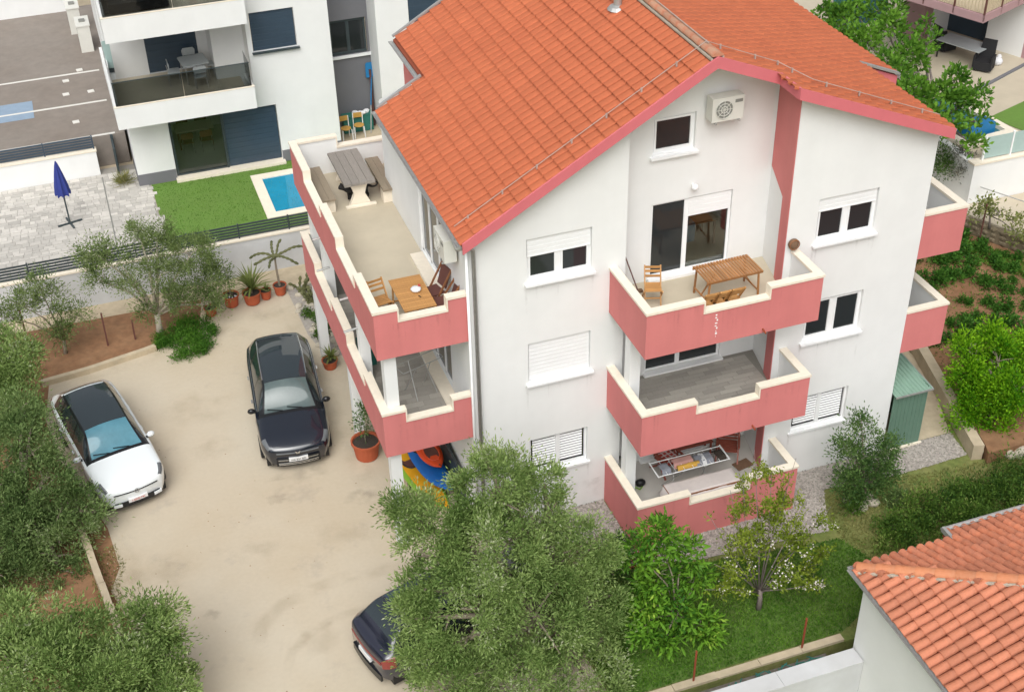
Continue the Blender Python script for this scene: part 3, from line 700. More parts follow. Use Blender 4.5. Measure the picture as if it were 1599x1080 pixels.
# ridge tiles in mortar
rt = MB().use('ridge_tile'); n = 7
V = [(u*.13*(1+(.08 if e == 0 else 0)), e, math.sin(PI*k/n)*.085*(1+(.1 if e == 0 else 0))) for e in (0, .40) for k, u in ((k, -math.cos(PI*k/n)) for k in range(n+1))]
rt.add(V, [(i, i+1, n+2+i, n+1+i) for i in range(n)]+[tuple(range(n+1))]); rtm = rt.mesh('ridge_tile', smooth=False)
for i in range(27): place(rtm, 'ridge_tile', Matrix.Translation((XA, -.38+i*.375, ZA-.005)), roof)
mo = MB().use('stone')
for s in (-1, 1): mo.beam((XA+s*.135, -.36, ZA-.02-(.05 if s < 0 else .03)), (XA+s*.135, 9.7, ZA-.02-(.05 if s < 0 else .03)), .05, .05)
mo.build('ridge_mortar', parent=roof)
# fascia boards
def fasc(x0, x1, y, zf_, h=.27, t=.05, dz=.0):
    MB().use('pink_board').prism([(x0, y, zf_(x0)-h+dz), (x1, y, zf_(x1)-h+dz), (x1, y, zf_(x1)-.0+dz), (x0, y, zf_(x0)-.0+dz)], (0, t, 0)).build('fascia_board', parent=house)
fasc(XE-.02, XA, -.42, zl); fasc(XA, 7.37, -.42, zr); fasc(7.371, 11.68, -1.30, zr)
MB().use('pink_board').prism([(7.37, -1.25, zr(7.4)-.27), (7.37, -.372, zr(7.4)-.27), (7.37, -.372, zr(7.4)), (7.37, -1.25, zr(7.4))], (.05, 0, 0)).build('fascia_board', parent=house)
MB().use('pink_board').prism([(11.63, 2.70, zr(11.63)-.33), (12.75, 2.70, zr(12.75)-.33), (12.75, 2.70, zr(12.75)-.06), (11.63, 2.70, zr(11.63)-.06)], (0, .05, 0)).build('fascia_board', parent=house)
so = MB().use('white_render')
so.poly([(XE, -.37, zl(XE)-.2), (XA, -.37, ZA-.2), (XA, .7, ZA-.2), (XE, .7, zl(XE)-.2)]); so.poly([(XA, -.37, ZA-.2), (7.6, -.37, zr(7.6)-.2), (7.6, .7, zr(7.6)-.2), (XA, .7, ZA-.2)])
so.poly([(7.4, -1.25, zr(7.4)-.2), (11.6, -1.25, zr(11.6)-.2), (11.6, .1, zr(11.6)-.2), (7.4, .1, zr(7.4)-.2)])
so.build('soffit', parent=house)
# gutters, flashings, downpipe
def gutter(a, b, r=.065, par=house, name='gutter', m='galv'):
    a, b = Vector(a), Vector(b); d = (b-a).normalized(); s = d.cross(Vector((0, 0, 1))).normalized(); n = 7
    V = [p+s*rr*math.cos(PI*k/n)-Vector((0, 0, rr*math.sin(PI*k/n))) for rr in (r, r-.012) for p in (a, b) for k in range(n+1)]; N = n+1
    F = [(i, i+1, N+i+1, N+i) for i in range(n)]+[(2*N+i, 3*N+i, 3*N+i+1, 2*N+i+1) for i in range(n)]
    F += [(0, 2*N, 3*N, N), (n, N+n, 3*N+n, 2*N+n)]+[tuple(range(N)), tuple(range(N, 2*N))]
    return MB().use(m).add(V, F).build(name, parent=par, smooth=False)
gutter((XE-.10, -.38, ZE-.07), (XE-.10, 7.0, ZE-.07)); gutter((1.0, 7.0, zl(1.0)-.06), (1.0, 9.8, zl(1.0)-.06))
gutter((11.72, -1.2, zr(11.7)-.07), (11.72, 2.6, zr(11.7)-.07)); gutter((12.83, 2.75, zr(12.83)-.07), (12.83, 9.8, zr(12.83)-.07))
for a_, b_, w_f in (((XE, 6.98, zl(XE)+.03), (1.07, 6.98, zl(1.07)+.03), .09), ((1.07, 9.79, zl(1.07)+.03), (XA, 9.79, ZA+.03), .09), ((11.58, 2.70, zr(11.58)+.02), (12.78, 2.70, zr(12.78)+.02), .16)):
    MB().use('galv').beam(a_, b_, w_f, .05).build('verge_flashing', parent=house)
dp = MB().use('galv'); dp.tube([(XE-.10, .05, ZE-.13), (XE-.08, -.12, ZE-.28), (.04, -.16, ZE-.3), (.14, -.09, ZE-.42), (.14, -.09, 0)], .05, 8); dp.build('downpipe', parent=house, smooth=True)
MB().use('white_trim').tube([(-.02, -.06, 0), (-.02, -.06, ZE-.4)], .035, 8).build('conduit', parent=house, smooth=True)
# lightning conductor with clips
lc = MB().use('wire_grey'); wr = [(XE, .25, zl(XE)+.09), (XA, .22, ZA+.12), (7.6, .15, zr(7.6)+.1), (8.1, -.6, zr(8.1)+.1), (11.6, -.72, zr(11.6)+.09)]
lc.tube(wr, .010, 5)
for a, b_ in zip(wr[:-1], wr[1:]):
    a, b_ = Vector(a), Vector(b_); L_ = (b_-a).length
    for k in range(int(L_/.95)+1): p = a.lerp(b_, min(1, (k+.4)*.95/L_)); lc.beam(p-Vector((0, 0, .09)), p+Vector((0, 0, .02)), .035)
lc.tube([(XA, .1, ZA+.12), (XA, 9.7, ZA+.12)], .014, 5)
lc.build('lightning_conductor', parent=house)
vp = px(968, 0, y=3.8); vx = 5.25
MB().use('galv').lathe([(.26, -.06), (.2, .02), (.1, .05), (.1, .5), (.13, .5), (.13, .56), (.0, .6)], (vx, 3.85, zl(vx)), 12).build('vent_pipe', parent=house)
# small things fixed to the house
def ac_unit(label, loc, rz, par=None):
    t = thing('air_conditioner', label, 'air conditioner', loc, rz)
    MB().use('ac_white').box(-.4, .4, -.3, 0, 0, .58).build('casing', parent=t)
    g = MB().use('ac_grey').lathe([(.215, -.301), (.215, -.306), (.0, -.306)], (0, 0, 0), 18)
    g.v = [(x-.1, z, y+.29) for x, y, z in g.v]; g.build('fan_opening', parent=t)
    gr = MB().use('ac_white')
    for r in (.22, .15, .08):
        gr.tube([(-.1+r*math.cos(a*PI/9), -.315, .29+r*math.sin(a*PI/9)) for a in range(19)], .009, 4)
    for k in range(8): gr.beam((-.1, -.315, .29), (-.1+.22*math.cos(k*PI/4), -.315, .29+.22*math.sin(k*PI/4)), .01)
    gr.build('fan_grille', parent=t)
    MB().use('ac_grey').box(.17, .36, -.305, -.302, .42, .5).build('badge', parent=t)
    for s in (-.3, .3): MB().use('galv').beam((s, .02, -.03), (s, -.34, -.03), .035, .04).build('bracket', parent=t)
    return t
ac_unit('white air conditioner high on the gable wall beside the small window', (6.47, .52, 10.46), 0)
ac_unit('white air conditioner on the left side wall below the eave', (-.06, .95, 7.95), -PI/2)
t = thing('wall_lamp', 'small white lamp on the wall above the upper balcony door', 'lamp', (5.89, .5, 8.72))
MB().use('white_trim').beam((0, .12, 0), (0, 0, .02), .05).build('bracket', parent=t); MB().use('white_trim').ball((0, -.03, .0), .085).build('globe', parent=t, smooth=True)
t = thing('round_basket', 'round brown woven basket hung on the wall at the balcony corner', 'basket', (7.86, -.96, 7.52))
MB().use('basket').ball((0, 0, 0), .14, .09, .14, 14, 9).build('bowl', parent=t, smooth=True)
MB().use('brown_wood').tube([(.13*math.cos(a*PI/8), -.06, .13*math.sin(a*PI/8)) for a in range(17)], .016, 5).build('rim', parent=t)
st = MB().use('white_trim'); rgs = random.Random(4)      # paint run on the upper balcony front
for k in range(9):
    z = 6.85-k*.075; st.box(5.28+rgs.uniform(-.02, .03), 5.31+rgs.uniform(0, .04), -2.1235, -2.1215, z-.03, z+rgs.uniform(-.01, .03))
st.build('paint_stain', parent=house)

# dirt: tyre arcs and patches on the drive, runs below sills and copings
def spt(l): return [(px(u, v_, z=0).x, px(u, v_, z=0).y) for u, v_ in l]
strip_stain('tyre_mark', spt([(395, 1010), (410, 975), (440, 945), (480, 922), (530, 903), (580, 892), (640, 884), (700, 880)]), .55, .0030, 'drive_stain')
strip_stain('tyre_mark', spt([(440, 1060), (455, 1020), (480, 990), (520, 965), (570, 950), (620, 942)]), .35, .0036, 'drive_stain')
strip_stain('edge_dirt', [(-9.0, 3.4), (-8.8, 2.2), (-9.0, 1.2), (-8.6, -.4), (-8.7, -2), (-9.0, -6)], .9, .0054, 'drive_stain')
strip_stain('edge_dirt', [(-5.2, 12.9), (-5.4, 12.1), (-6.9, 11.15), (-9.0, 10.7), (-10, 10.6)], .7, .0060, 'drive_stain')
strip_stain('edge_dirt', [(-2.4, 13.2), (-2.5, 10), (-2.35, 6), (-2.3, 3), (-2.2, .5)], .8, .0066, 'drive_stain')
for k, (u, v_, a, b, m_) in enumerate(((562, 775, .5, .35, 'wet_stain'), (430, 780, .35, .25, 'wet_stain'), (300, 640, 1.2, .9, 'drive_stain'), (330, 700, .9, .6, 'drive_stain'), (540, 830, 1.0, .6, 'drive_stain'), (250, 900, 1.1, .8, 'drive_stain'), (400, 860, .7, .5, 'drive_stain'), (350, 520, .9, .7, 'drive_stain'), (420, 490, .8, .5, 'drive_stain'), (500, 1000, .8, .6, 'drive_stain'), (330, 960, .3, .2, 'wet_stain'), (470, 740, .9, .4, 'wet_stain'))):
    q = px(u, v_, z=0); disc_stain('ground_stain', (q.x, q.y), a, b, .0072+.0005*k, m_, k)
rd = random.Random(77); ws = []
for (x0, x1, z0, z1) in WIN: ws += [(x0-.03, z0-.07, .10, rd.uniform(.4, .9)), (x1+.03, z0-.07, .10, rd.uniform(.4, .9))]+[(rd.uniform(x0, x1), z0-.07, rd.uniform(.05, .12), rd.uniform(.2, .6)) for _ in range(3)]
ws += [(rd.uniform(.2, 3.3), rd.uniform(.6, .9), rd.uniform(.3, .8), rd.uniform(.5, .8)) for _ in range(5)]
drip_stains('wall_stains', ws, -.003, 'wall_stain', house)
ws = []
for (x0, x1, z0, z1) in RWIN: ws += [(x0-.03, z0-.07, .10, rd.uniform(.4, .9)), (x1+.03, z0-.07, .10, rd.uniform(.4, .9))]+[(rd.uniform(x0, x1), z0-.07, rd.uniform(.05, .12), rd.uniform(.2, .6)) for _ in range(3)]
drip_stains('wall_stains', ws, YR-.003, 'wall_stain', house)
for k in (0, 1, 2):
    tz = (7.235-HH*k) if k < 2 else 1.41; ws = []
    for _ in range(16):
        x = rd.uniform(3.6, 7.95); zt = tz-(.29 if 4.95 < x < 6.67 else 0); ws.append((x, zt, rd.uniform(.04, .14), rd.uniform(.25, .85)))
    ws += [(4.95, tz-.3, .1, .8), (6.67, tz-.3, .1, .7)]
    drip_stains('parapet_stains', ws, -2.123, 'pink_stain', house)
for k in (0, 1):
    ws = [(rd.uniform(-2.15, -.1), 6.95-HH*k, rd.uniform(.04, .12), rd.uniform(.2, .7)) for _ in range(9)]+[(-1.68, 6.95-HH*k, .1, .75), (-.48, 6.95-HH*k, .1, .7)]
    drip_stains('parapet_stains', ws, .047, 'pink_stain', house)
# ================================================================== BOUNDARY WALL, FENCES, NEIGHBOUR'S GROUND
NZ = 1.25
MB().use('old_concrete').box(-40, 1.6, 14.96, 60, -.7, NZ-.02).box(1.6, 60, 14.96, 60, -.7, NZ-.02).build('neighbour_ground', kind='structure')
bw = thing('boundary_wall', 'long pale grey boundary wall behind the potted plants', 'wall', (-6, 14.82, 0))
MB().use('pale_wall').box(-10, 10, -.12, .12, -.1, 1.36).build('wall', parent=bw)
for k in range(10): MB().use('cream_stone').box(-10+2*k+.004, -8+2*k-.004, -.15, .15, 1.362, 1.42).build('coping', parent=bw)
def slat_fence(label, a, b, z, h=.52, n=5, m='dark_metal', step=1.75, name='slat_fence'):
    a, b = Vector((*a, z)), Vector((*b, z)); L = (b-a).length; ang = math.atan2(b.y-a.y, b.x-a.x)
    t = thing(name, label, 'fence', a, ang); k = max(1, round(L/step)); st = L/k
    pm = MB().use(m).box(-.025, .025, -.03, .03, 0, h+.03).mesh('post'); sm = MB().use(m).box(.03, st-.03, -.012, .012, 0, h/n*.58).mesh('slat')
    for i in range(k+1): place(pm, 'post', Matrix.Translation((i*st, 0, 0)), t)
    for i in range(k):
        for j in range(n): place(sm, 'slat', Matrix.Translation((i*st, 0, .04+j*h/n)), t)
slat_fence('black horizontal slat fence on top of the grey boundary wall', (-13.6, 14.82), (1.6, 14.82), 1.42)
sheet('turf', [(-5.76, 14.97), (3.2, 14.97), (3.2, 20.1), (-5.76, 20.1)], NZ, 'turf')
blades('turf_pile', [(-5.76, 14.98), (-.2, 14.98), (-.2, 20.05), (-5.76, 20.05)], NZ, 9000, .035, .02, 'grass_blade', 77, .7)
pb = MB().use('paver_bed').poly([(-16, 14.97, NZ), (-5.78, 14.97, NZ), (-5.78, 22.0, NZ), (-16, 22.0, NZ)]).build('paved_yard', kind='structure')
rg = random.Random(8); pm = MB().use('paver').prism([(-.5, -.5, 0), (.5, -.5, 0), (.5, .5, 0), (-.5, .5, 0)], (0, 0, 1)).mesh('paver'); ms = []
yy = 15.0
while yy < 21.3:
    h = rg.choice((.16, .2, .24)); x = -11.8+rg.uniform(-.2, 0)
    while x < -5.9:
        wd = rg.uniform(.18, .42)
        if not (-7.47 < x+wd/2 < -7.27 and False): ms.append(Matrix.Translation((x+wd/2, yy+h/2, NZ+.002)) @ Matrix.Diagonal((wd-.014, h-.014, .014+rg.uniform(0, .008), 1)))
        x += wd
    yy += h
pieces('paver', 'pavers', pm, ms, 'paver', pb, 300)
MB().use('ac_grey').box(-7.40, -7.36, 15.0, 21.3, NZ+.015, NZ+.03).build('drain_slot', parent=pb)
# parking terrace behind
PZ = 2.45
MB().use('taupe_asphalt').box(-40, -6.25, 22.25, 36, -.5, PZ).build('parking_lot', kind='structure')
for y in (22.33, 25.35, 28.4): MB().use('road_paint').box(-16, -6.6, y-.06, y+.06, PZ+.002, PZ+.012).build('parking_line', label='white painted parking line', kind='structure')
MB().use('blue_paint').box(-10.7, -9.32, 24.75, 26.35, PZ+.002, PZ+.008).build('blue_marking', kind='structure')
for k, (x, y) in enumerate([(-7.35, 28.68), (-7.95, 27.78), (-7.1, 26.4), (-8.04, 26.46), (-7.87, 23.78)]):
    MB().use('road_paint').box(-.12, .12, -.11, .11, 0, .03).build('drain_cover', loc=(x, y, PZ), rz=.1, label=('white square cover nearest the far parking line, beside the villa', 'white square cover left of the others, just below the far parking line', 'white square cover closest to the villa balcony in the middle bay', 'white square cover on a dark round patch in the middle bay', 'lone white square cover in the front parking bay')[k], cat='drain cover', group='white square covers in the parking lot')
rw = thing('retaining_wall', 'low white retaining wall under the blue grey fence behind the paved yard', 'wall', (-11.7, 21.7, NZ))
MB().use('white_render').box(-4.5, 4.3, -.14, .14, 0, .95).build('wall', parent=rw); MB().use('cream_stone').box(-4.5, 4.33, -.17, .17, .952, 1.0).build('coping', parent=rw)
slat_fence('blue grey slat fence on the low white retaining wall', (-16, 21.72), (-7.45, 21.72), NZ+1.0, .5, 5, 'blue_shade', 1.9)
fw = thing('parking_wall', 'tall white wall at the far end of the parking lot', 'wall', (-11, 35.6, PZ))
MB().use('white_render').box(-9, 3.9, 0, .3, 0, 5).build('wall', parent=fw); MB().use('black').box(1.5, 1.8, -.02, -.002, .9, 1.05).build('vent', parent=fw)
for lab, x, y in (('cream utility cabinet beside the white villa, the far one', -7.1, 33.2), ('cream air unit beside the white villa, the near one', -6.85, 31.0)):
    t = thing('utility_cabinet', lab, 'cabinet', (x, y, PZ)); MB().use('ac_white').box(-.25, .25, -.55, .55, 0, 1.1).box(-.28, .28, -.58, .58, 1.1, 1.15).build('casing', parent=t)
    MB().use('ac_grey').box(-.12, .12, -.15, .15, 1.151, 1.2).build('vent_cap', parent=t); MB().use('ac_grey').box(-.26, -.251, -.02, .02, .1, 1.0).build('door_gap', parent=t)
gp = thing('gate_post', 'dark metal gate post in the passage beside the white villa', 'post', (-6.75, 22.1, NZ))
MB().use('dark_metal').box(-.05, .05, -.05, .05, 0, 1.25).build('post', parent=gp); MB().use('dark_metal').box(-.05, .02, -.9, -.06, .1, 1.1).build('gate_leaf', parent=gp)

# ================================================================== THE WHITE VILLA
v = thing('modern_villa', 'modern white flat roofed villa with glass balconies and dark blue shutters', 'house', (0, 0, 0))
q = MB().use('white_render')
holes_wall(q, 20.1, -6.15, 1.32, NZ+.02, 4.05, [(-4.8, -.92, NZ+.02, 3.55)], depth=.25)
q.poly([(-6.15, 20.1, NZ+.45), (-6.15, 30, NZ+.45), (-6.15, 30, 4.1), (-6.15, 20.1, 4.1)])
holes_wall(q, 20.1, -1.62, 1.32, 4.05, 10.8, [(-1.46, .11, 5.62, 7.04)], depth=.16)
q.poly([(1.32, 20.1, NZ), (1.32, 21.9, NZ), (1.32, 21.9, 10.8), (1.32, 20.1, 10.8)])
q.poly([(-6.15, 22.55, 4.05), (-4.95, 22.55, 4.05), (-4.95, 22.55, 7.3), (-6.15, 22.55, 7.3)])
q.poly([(-3.12, 22.55, 4.05), (-2.75, 22.55, 4.05), (-2.75, 22.55, 7.3), (-3.12, 22.55, 7.3)])
q.poly([(-2.75, 22.55, 4.05), (-2.75, 21.1, 4.05), (-2.75, 21.1, 7.3), (-2.75, 22.55, 7.3)]); q.poly([(-2.75, 21.1, 4.05), (-1.62, 21.1, 4.05), (-1.62, 21.1, 7.3), (-2.75, 21.1, 7.3)])
q.poly([(-1.62, 20.1, 4.05), (-1.62, 21.1, 4.05), (-1.62, 21.1, 10.8), (-1.62, 20.1, 10.8)])
q.box(-6.35, -5.95, 23.9, 30, 4.05, 11); q.box(-6.15, -1.7, 22.6, 22.9, 7.2, 11)
q.build('wall', parent=v)
for b_ in ((-6.17, -4.81, 20.085, 20.6), (-.91, 1.34, 20.085, 20.6), (-6.17, -6.1, 20.601, 30)): MB().use('grey_wall').box(*b_, NZ, NZ+.45).build('plinth', parent=v)
def slab(z0, z1, xl, xr, yf, name):
    s = MB().use('white_render'); s.box(xl, xr, yf, yf+.16, z0, z1); s.box(xl, xl+.16, yf+.161, 24.5, z0, z1); s.box(xr-.16, xr, yf+.161, 20.09, z0, z1)
    s.box(xl+.161, xr-.161, yf+.161, 24.5, z0+.003, z0+.28); b = s.build(name, parent=v)
    MB().use('floor_tile').poly([(xl+.17, yf+.17, z0+.3), (xr-.17, yf+.17, z0+.3), (xr-.17, 22.5, z0+.3), (xl+.17, 22.5, z0+.3)]).build('floor', parent=b)
    MB().use('cream_stone').box(xl-.01, xr+.01, yf-.01, yf+.17, z1+.001, z1+.02).build('coping', parent=b)
    for x0, x1 in ((xl+.08, (xl+xr)/2-.01), ((xl+xr)/2+.01, xr-.08)): MB().use('smoked_glass').box(x0, x1, yf+.075, yf+.085, z1+.02, z1+.86).build('glass_panel', parent=b)
    MB().use('smoked_glass').box(xl+.07, xl+.08, yf+.09, 22.4, z1+.02, z1+.86).build('glass_panel', parent=b)
    MB().use('smoked_glass').box(xr-.09, xr-.08, yf+.09, 20.05, z1+.02, z1+.86).build('glass_panel', parent=b)
    MB().use('dark_metal').box(xl+.06, xr-.06, yf+.065, yf+.095, z1+.86, z1+.885).build('handrail', parent=b); MB().use('galv').box(xl+.06, xl+.09, yf+.1, 22.4, z1+.86, z1+.885).build('handrail', parent=b)
    return b
slab(4.1, 4.9, -6.5, -1.75, 18.85, 'balcony'); slab(7.15, 8.0, -6.35, -1.68, 18.9, 'balcony')
def shade_window(x0, x1, z0, z1, y, par, m='blue_shade', n=12, name='shutter'):
    s = MB().use(m); h = (z1-z0)/n
    for k in range(n): s.box(x0, x1, y+(.006 if k % 2 else 0), y+.03, z0+h*k+.004, z0+h*(k+1))
    return s.build(name, parent=par)
shade_window(-1.44, .09, 5.64, 7.02, 20.15, v); MB().use('dark_metal').box(-1.5, .18, 19.98, 20.098, 5.56, 5.615).build('sill', parent=v)
shade_window(-2.86, -.94, NZ+.1, 3.53, 20.24, v, n=22); shade_window(-4.95, -3.12, 4.42, 7.2, 22.57, v, 'blue_shade', 24)
dr = MB().use('dark_metal'); dr.box(-4.78, -4.7, 20.2, 20.28, NZ+.1, 3.55); dr.box(-2.95, -2.87, 20.18, 20.28, NZ+.1, 3.55); dr.box(-4.7, -2.95, 20.2, 20.28, 3.47, 3.55); dr.box(-4.7, -2.95, 20.2, 20.28, NZ+.1, NZ+.16)
d_ = dr.build('sliding_door', parent=v); MB().use('clear_pane').box(-4.7, -2.95, 20.235, 20.245, NZ+.16, 3.47).build('pane', parent=d_)
MB().use('cream_stone').box(-4.85, -.85, 19.85, 20.3, NZ+.002, NZ+.1).build('doorstep', parent=v)
r = MB().use('white_render'); r.poly([(-5, 20.35, NZ+.08), (-.9, 20.35, NZ+.08), (-.9, 24, NZ+.08), (-5, 24, NZ+.08)]); r.poly([(-5, 24, NZ), (-.9, 24, NZ), (-.9, 24, 4), (-5, 24, 4)]); r.poly([(-5, 20.35, NZ), (-5, 24, NZ), (-5, 24, 4), (-5, 20.35, 4)]); r.poly([(-5, 20.35, 3.98), (-.9, 20.35, 3.98), (-.9, 24, 3.98), (-5, 24, 3.98)]); r.poly([(-.9, 20.35, NZ), (-.9, 24, NZ), (-.9, 24, 4), (-.9, 20.35, 4)])
r.build('room', parent=v)
q = MB().use('grey_wall'); holes_wall(q, 21.9, 1.32, 3.12, NZ, 10.8, [(1.62, 3.04, 4.22, 5.6)], depth=.12); q.build('grey_wall', parent=v)
q = MB().use('white_render'); q.poly([(3.12, 20.55, NZ), (3.12, 21.9, NZ), (3.12, 21.9, 10.8), (3.12, 20.55, 10.8)]); holes_wall(q, 20.55, 3.12, 9, NZ, 10.8, [(4.35, 6.2, 5.6, 7.1)]); q.build('wall', parent=v)
shade_window(4.37, 6.18, 5.62, 7.08, 20.6, v)
f = MB().use('dark_metal'); y = 21.97
for b in ((1.64, 1.72, 4.24, 5.58), (2.94, 3.02, 4.24, 5.58), (2.28, 2.4, 4.24, 5.58), (1.72, 2.28, 4.24, 4.34), (2.4, 2.94, 4.24, 4.34), (1.72, 2.28, 5.5, 5.58), (2.4, 2.94, 5.5, 5.58)): f.box(b[0], b[1], y, y+.05, b[2], b[3])
f = f.build('window', parent=v)
for a, b in ((1.7, 2.3), (2.38, 2.96)): MB().use('dark_pane').box(a, b, y+.02, y+.03, 4.3, 5.54).build('pane', parent=f)
MB().use('white_trim').box(1.6, 3.12, 21.8, 21.96, 4.13, 4.218).build('sill', parent=v)
op = thing('side_window', 'narrow dark framed glass opening at the left end of the villa balcony', 'window', (-6.2, 23.2, 4.42))
MB().use('dark_metal').box(.28, .38, -.05, .05, 0, 1.7).box(-.2, .7, -.04, .04, .0, .15).build('frame', parent=op); MB().use('green_glass').box(-.2, .28, -.01, .01, .15, 1.2).build('pane', parent=op)
# furniture on the balcony
def oval_chair(loc, rz, label, m='plastic_grey', group=None):
    t = thing('garden_chair', label, 'chair', loc, rz, group)
    MB().use(m).prism([(-.22, -.22, .44), (.22, -.22, .44), (.24, 0, .44), (.22, .2, .44), (-.22, .2, .44), (-.24, 0, .44)], (0, 0, .025)).build('seat', parent=t)
    b = MB().use(m); 
    b.prism([(x, .2+.06*(abs(x)/.22)**2*-1, z) for x, z in ((-.22, .6), (.22, .6), (.24, .78), (.18, .86), (-.18, .86), (-.24, .78))], (0, .025, 0)); b.build('backrest', parent=t)
    for sx in (-.19, .19):
        for sy in (-.18, .18): MB().use('galv').tube([(sx*1.1, sy*1.1, 0), (sx, sy, .44)]+([(sx, sy+.03, .62)] if sy > 0 else []), .014, 5).build('leg', parent=t)
    return t
bt = thing('garden_table', 'pale grey square table on the white villa balcony', 'table', (-3.45, 21.45, 4.4), .1)
MB().use('plastic_grey').prism([(-.42, -.5, .7), (.42, -.5, .7), (.47, -.45, .7), (.47, .45, .7), (.42, .5, .7), (-.42, .5, .7), (-.47, .45, .7), (-.47, -.45, .7)], (0, 0, .03)).build('tabletop', parent=bt)
for sx in (-.38, .38):
    for sy in (-.42, .42): MB().use('galv').tube([(sx, sy, 0), (sx, sy, .7)], .018, 6).build('leg', parent=bt)
oval_chair((-3.5, 22.15, 4.4), 0, 'grey plastic chair behind the balcony table, against the dark shutter'); oval_chair((-4.2, 21.4, 4.4), PI/2, 'grey plastic chair left of the table on the villa balcony')
oval_chair((-3.35, 20.65, 4.4), PI, 'grey plastic chair in front of the villa balcony table, by the glass'); oval_chair((-2.75, 21.6, 4.4), -PI/2, 'grey plastic chair right of the table on the villa balcony')
so_ = thing('lounge_sofa', 'dark lounge sofa behind the glass of the top villa balcony', 'sofa', (-5.1, 20.9, 7.45))
for b in ((-.9, .9, -.4, .4, .1, .4), ): MB().use('black').box(*b).build('seat', parent=so_)
MB().use('rattan').box(-.9, .9, .41, .6, .1, .8).build('backrest', parent=so_); MB().use('rattan').box(-1.1, -.91, -.4, .6, .1, .6).build('armrest', parent=so_); MB().use('rattan').box(.91, 1.1, -.4, .6, .1, .6).build('armrest', parent=so_)
# dining set glimpsed behind the glass door
dt = thing('dining_table', 'dining table glimpsed behind the ground floor glass door of the villa', 'table', (-3.75, 22.6, NZ+.08)); MB().use('cream_stone').box(-.7, .7, -.4, .4, .72, .76).build('tabletop', parent=dt)
for sx in (-.6, .6):
    for sy in (-.32, .32): MB().use('brown_wood').beam((sx, sy, 0), (sx, sy, .72), .05).build('leg', parent=dt)
for k, (x, y, rz) in enumerate(((-4.1, 22.0, PI), (-3.4, 22.0, PI), (-4.1, 23.2, 0), (-3.4, 23.2, 0))):
    oval_chair((x, y, NZ+.08), rz, ('front left', 'front right', 'back left', 'back right')[k]+' brown chair of the dining set behind the villa glass door', 'brown_wood', 'dining chairs behind the villa door')
# two school chairs, bins, towel and pool net in the grey recess
def school_chair(loc, rz, label):
    t = thing('wooden_chair', label, 'chair', loc, rz)
    MB().use('chair_wood').prism([(.2*math.cos(a*PI/6), .2*math.sin(a*PI/6), .45) for a in range(12)], (0, 0, .02)).build('seat', parent=t)
    MB().use('chair_wood').prism([(-.19, .2, .68), (.19, .2, .68), (.2, .2, .78), (.15, .2, .88), (-.15, .2, .88), (-.2, .2, .78)], (0, .02, 0)).build('backrest', parent=t)
    for s in (-.18, .18):
        MB().use('white_trim').tube([(s*1.1, .24, 0), (s, .19, .45), (s, .21, .86)], .018, 5).build('leg', parent=t); MB().use('white_trim').tube([(s*1.1, -.2, 0), (s, -.16, .45)], .018, 5).build('leg', parent=t)
school_chair((1.72, 21.0, NZ), .1, 'wooden school chair in front of the grey wall, the left one'); school_chair((2.25, 21.1, NZ), -.1, 'wooden school chair in front of the grey wall, next to the white towel')
bn = thing('storage_bin', 'dark green box behind the wooden chairs at the grey wall', 'bin', (2.3, 21.6, NZ)); MB().use('net').box(-.55, .6, -.15, .2, 0, .62).build('box', parent=bn); MB().use('net').box(-.57, .62, -.17, .22, .621, .68).build('lid', parent=bn)
tw = MB().use('cloth_white'); rgt = random.Random(2)
for k in range(7): tw.ball((rgt.uniform(-.25, .25), rgt.uniform(-.1, .1), rgt.uniform(.02, .1)), .13, .1, .07, 8, 5)
tw.build('towel', loc=(2.45, 21.5, NZ+.7), smooth=True, label='crumpled white towel lying on the dark green box', cat='towel')
pn = thing('pool_net', 'blue pool net on a long pole leaning against the grey wall', 'pool net', (2.72, 21.2, NZ))
MB().use('galv').tube([(0, 0, 0), (.16, .3, 1.0)], .02, 6).build('pole_end', parent=pn); MB().use('bright_blue').tube([(.16, .3, 1.0), (.33, .58, 2.0)], .025, 6).build('pole', parent=pn)
MB().use('bright_blue').prism([(.13, .58, 2.0), (.53, .58, 2.0), (.5, .66, 2.48), (.44, .67, 2.55), (.2, .67, 2.55), (.15, .66, 2.48)], (0, .05, 0)).build('net_frame', parent=pn)
rp = thing('downpipe', 'dark downpipe in the corner of the grey recess', 'pipe', (3.02, 21.8, NZ)); MB().use('dark_brown').tube([(0, 0, 0), (0, 0, 2.3)], .045, 8).build('pipe', parent=rp)

# pool
pl = thing('swimming_pool', 'small rectangular blue pool with a white rim in the green turf', 'pool', (-1.0, 17.6, NZ))
x0, x1, y0, y1 = -1.3, 1.5, -1.6, 1.72
for b in ((x0, x1, y0, y0+.36), (x0, x1, y1-.36, y1), (x0, x0+.36, y0+.361, y1-.361), (x1-.36, x1, y0+.361, y1-.361)): MB().use('cream_stone').box(*b, .003, .06).build('rim', parent=pl)
MB().use('pool_water').poly([(x0+.3, y0+.3, .02), (x1-.3, y0+.3, .02), (x1-.3, y1-.3, .02), (x0+.3, y1-.3, .02)]).build('water', parent=pl)
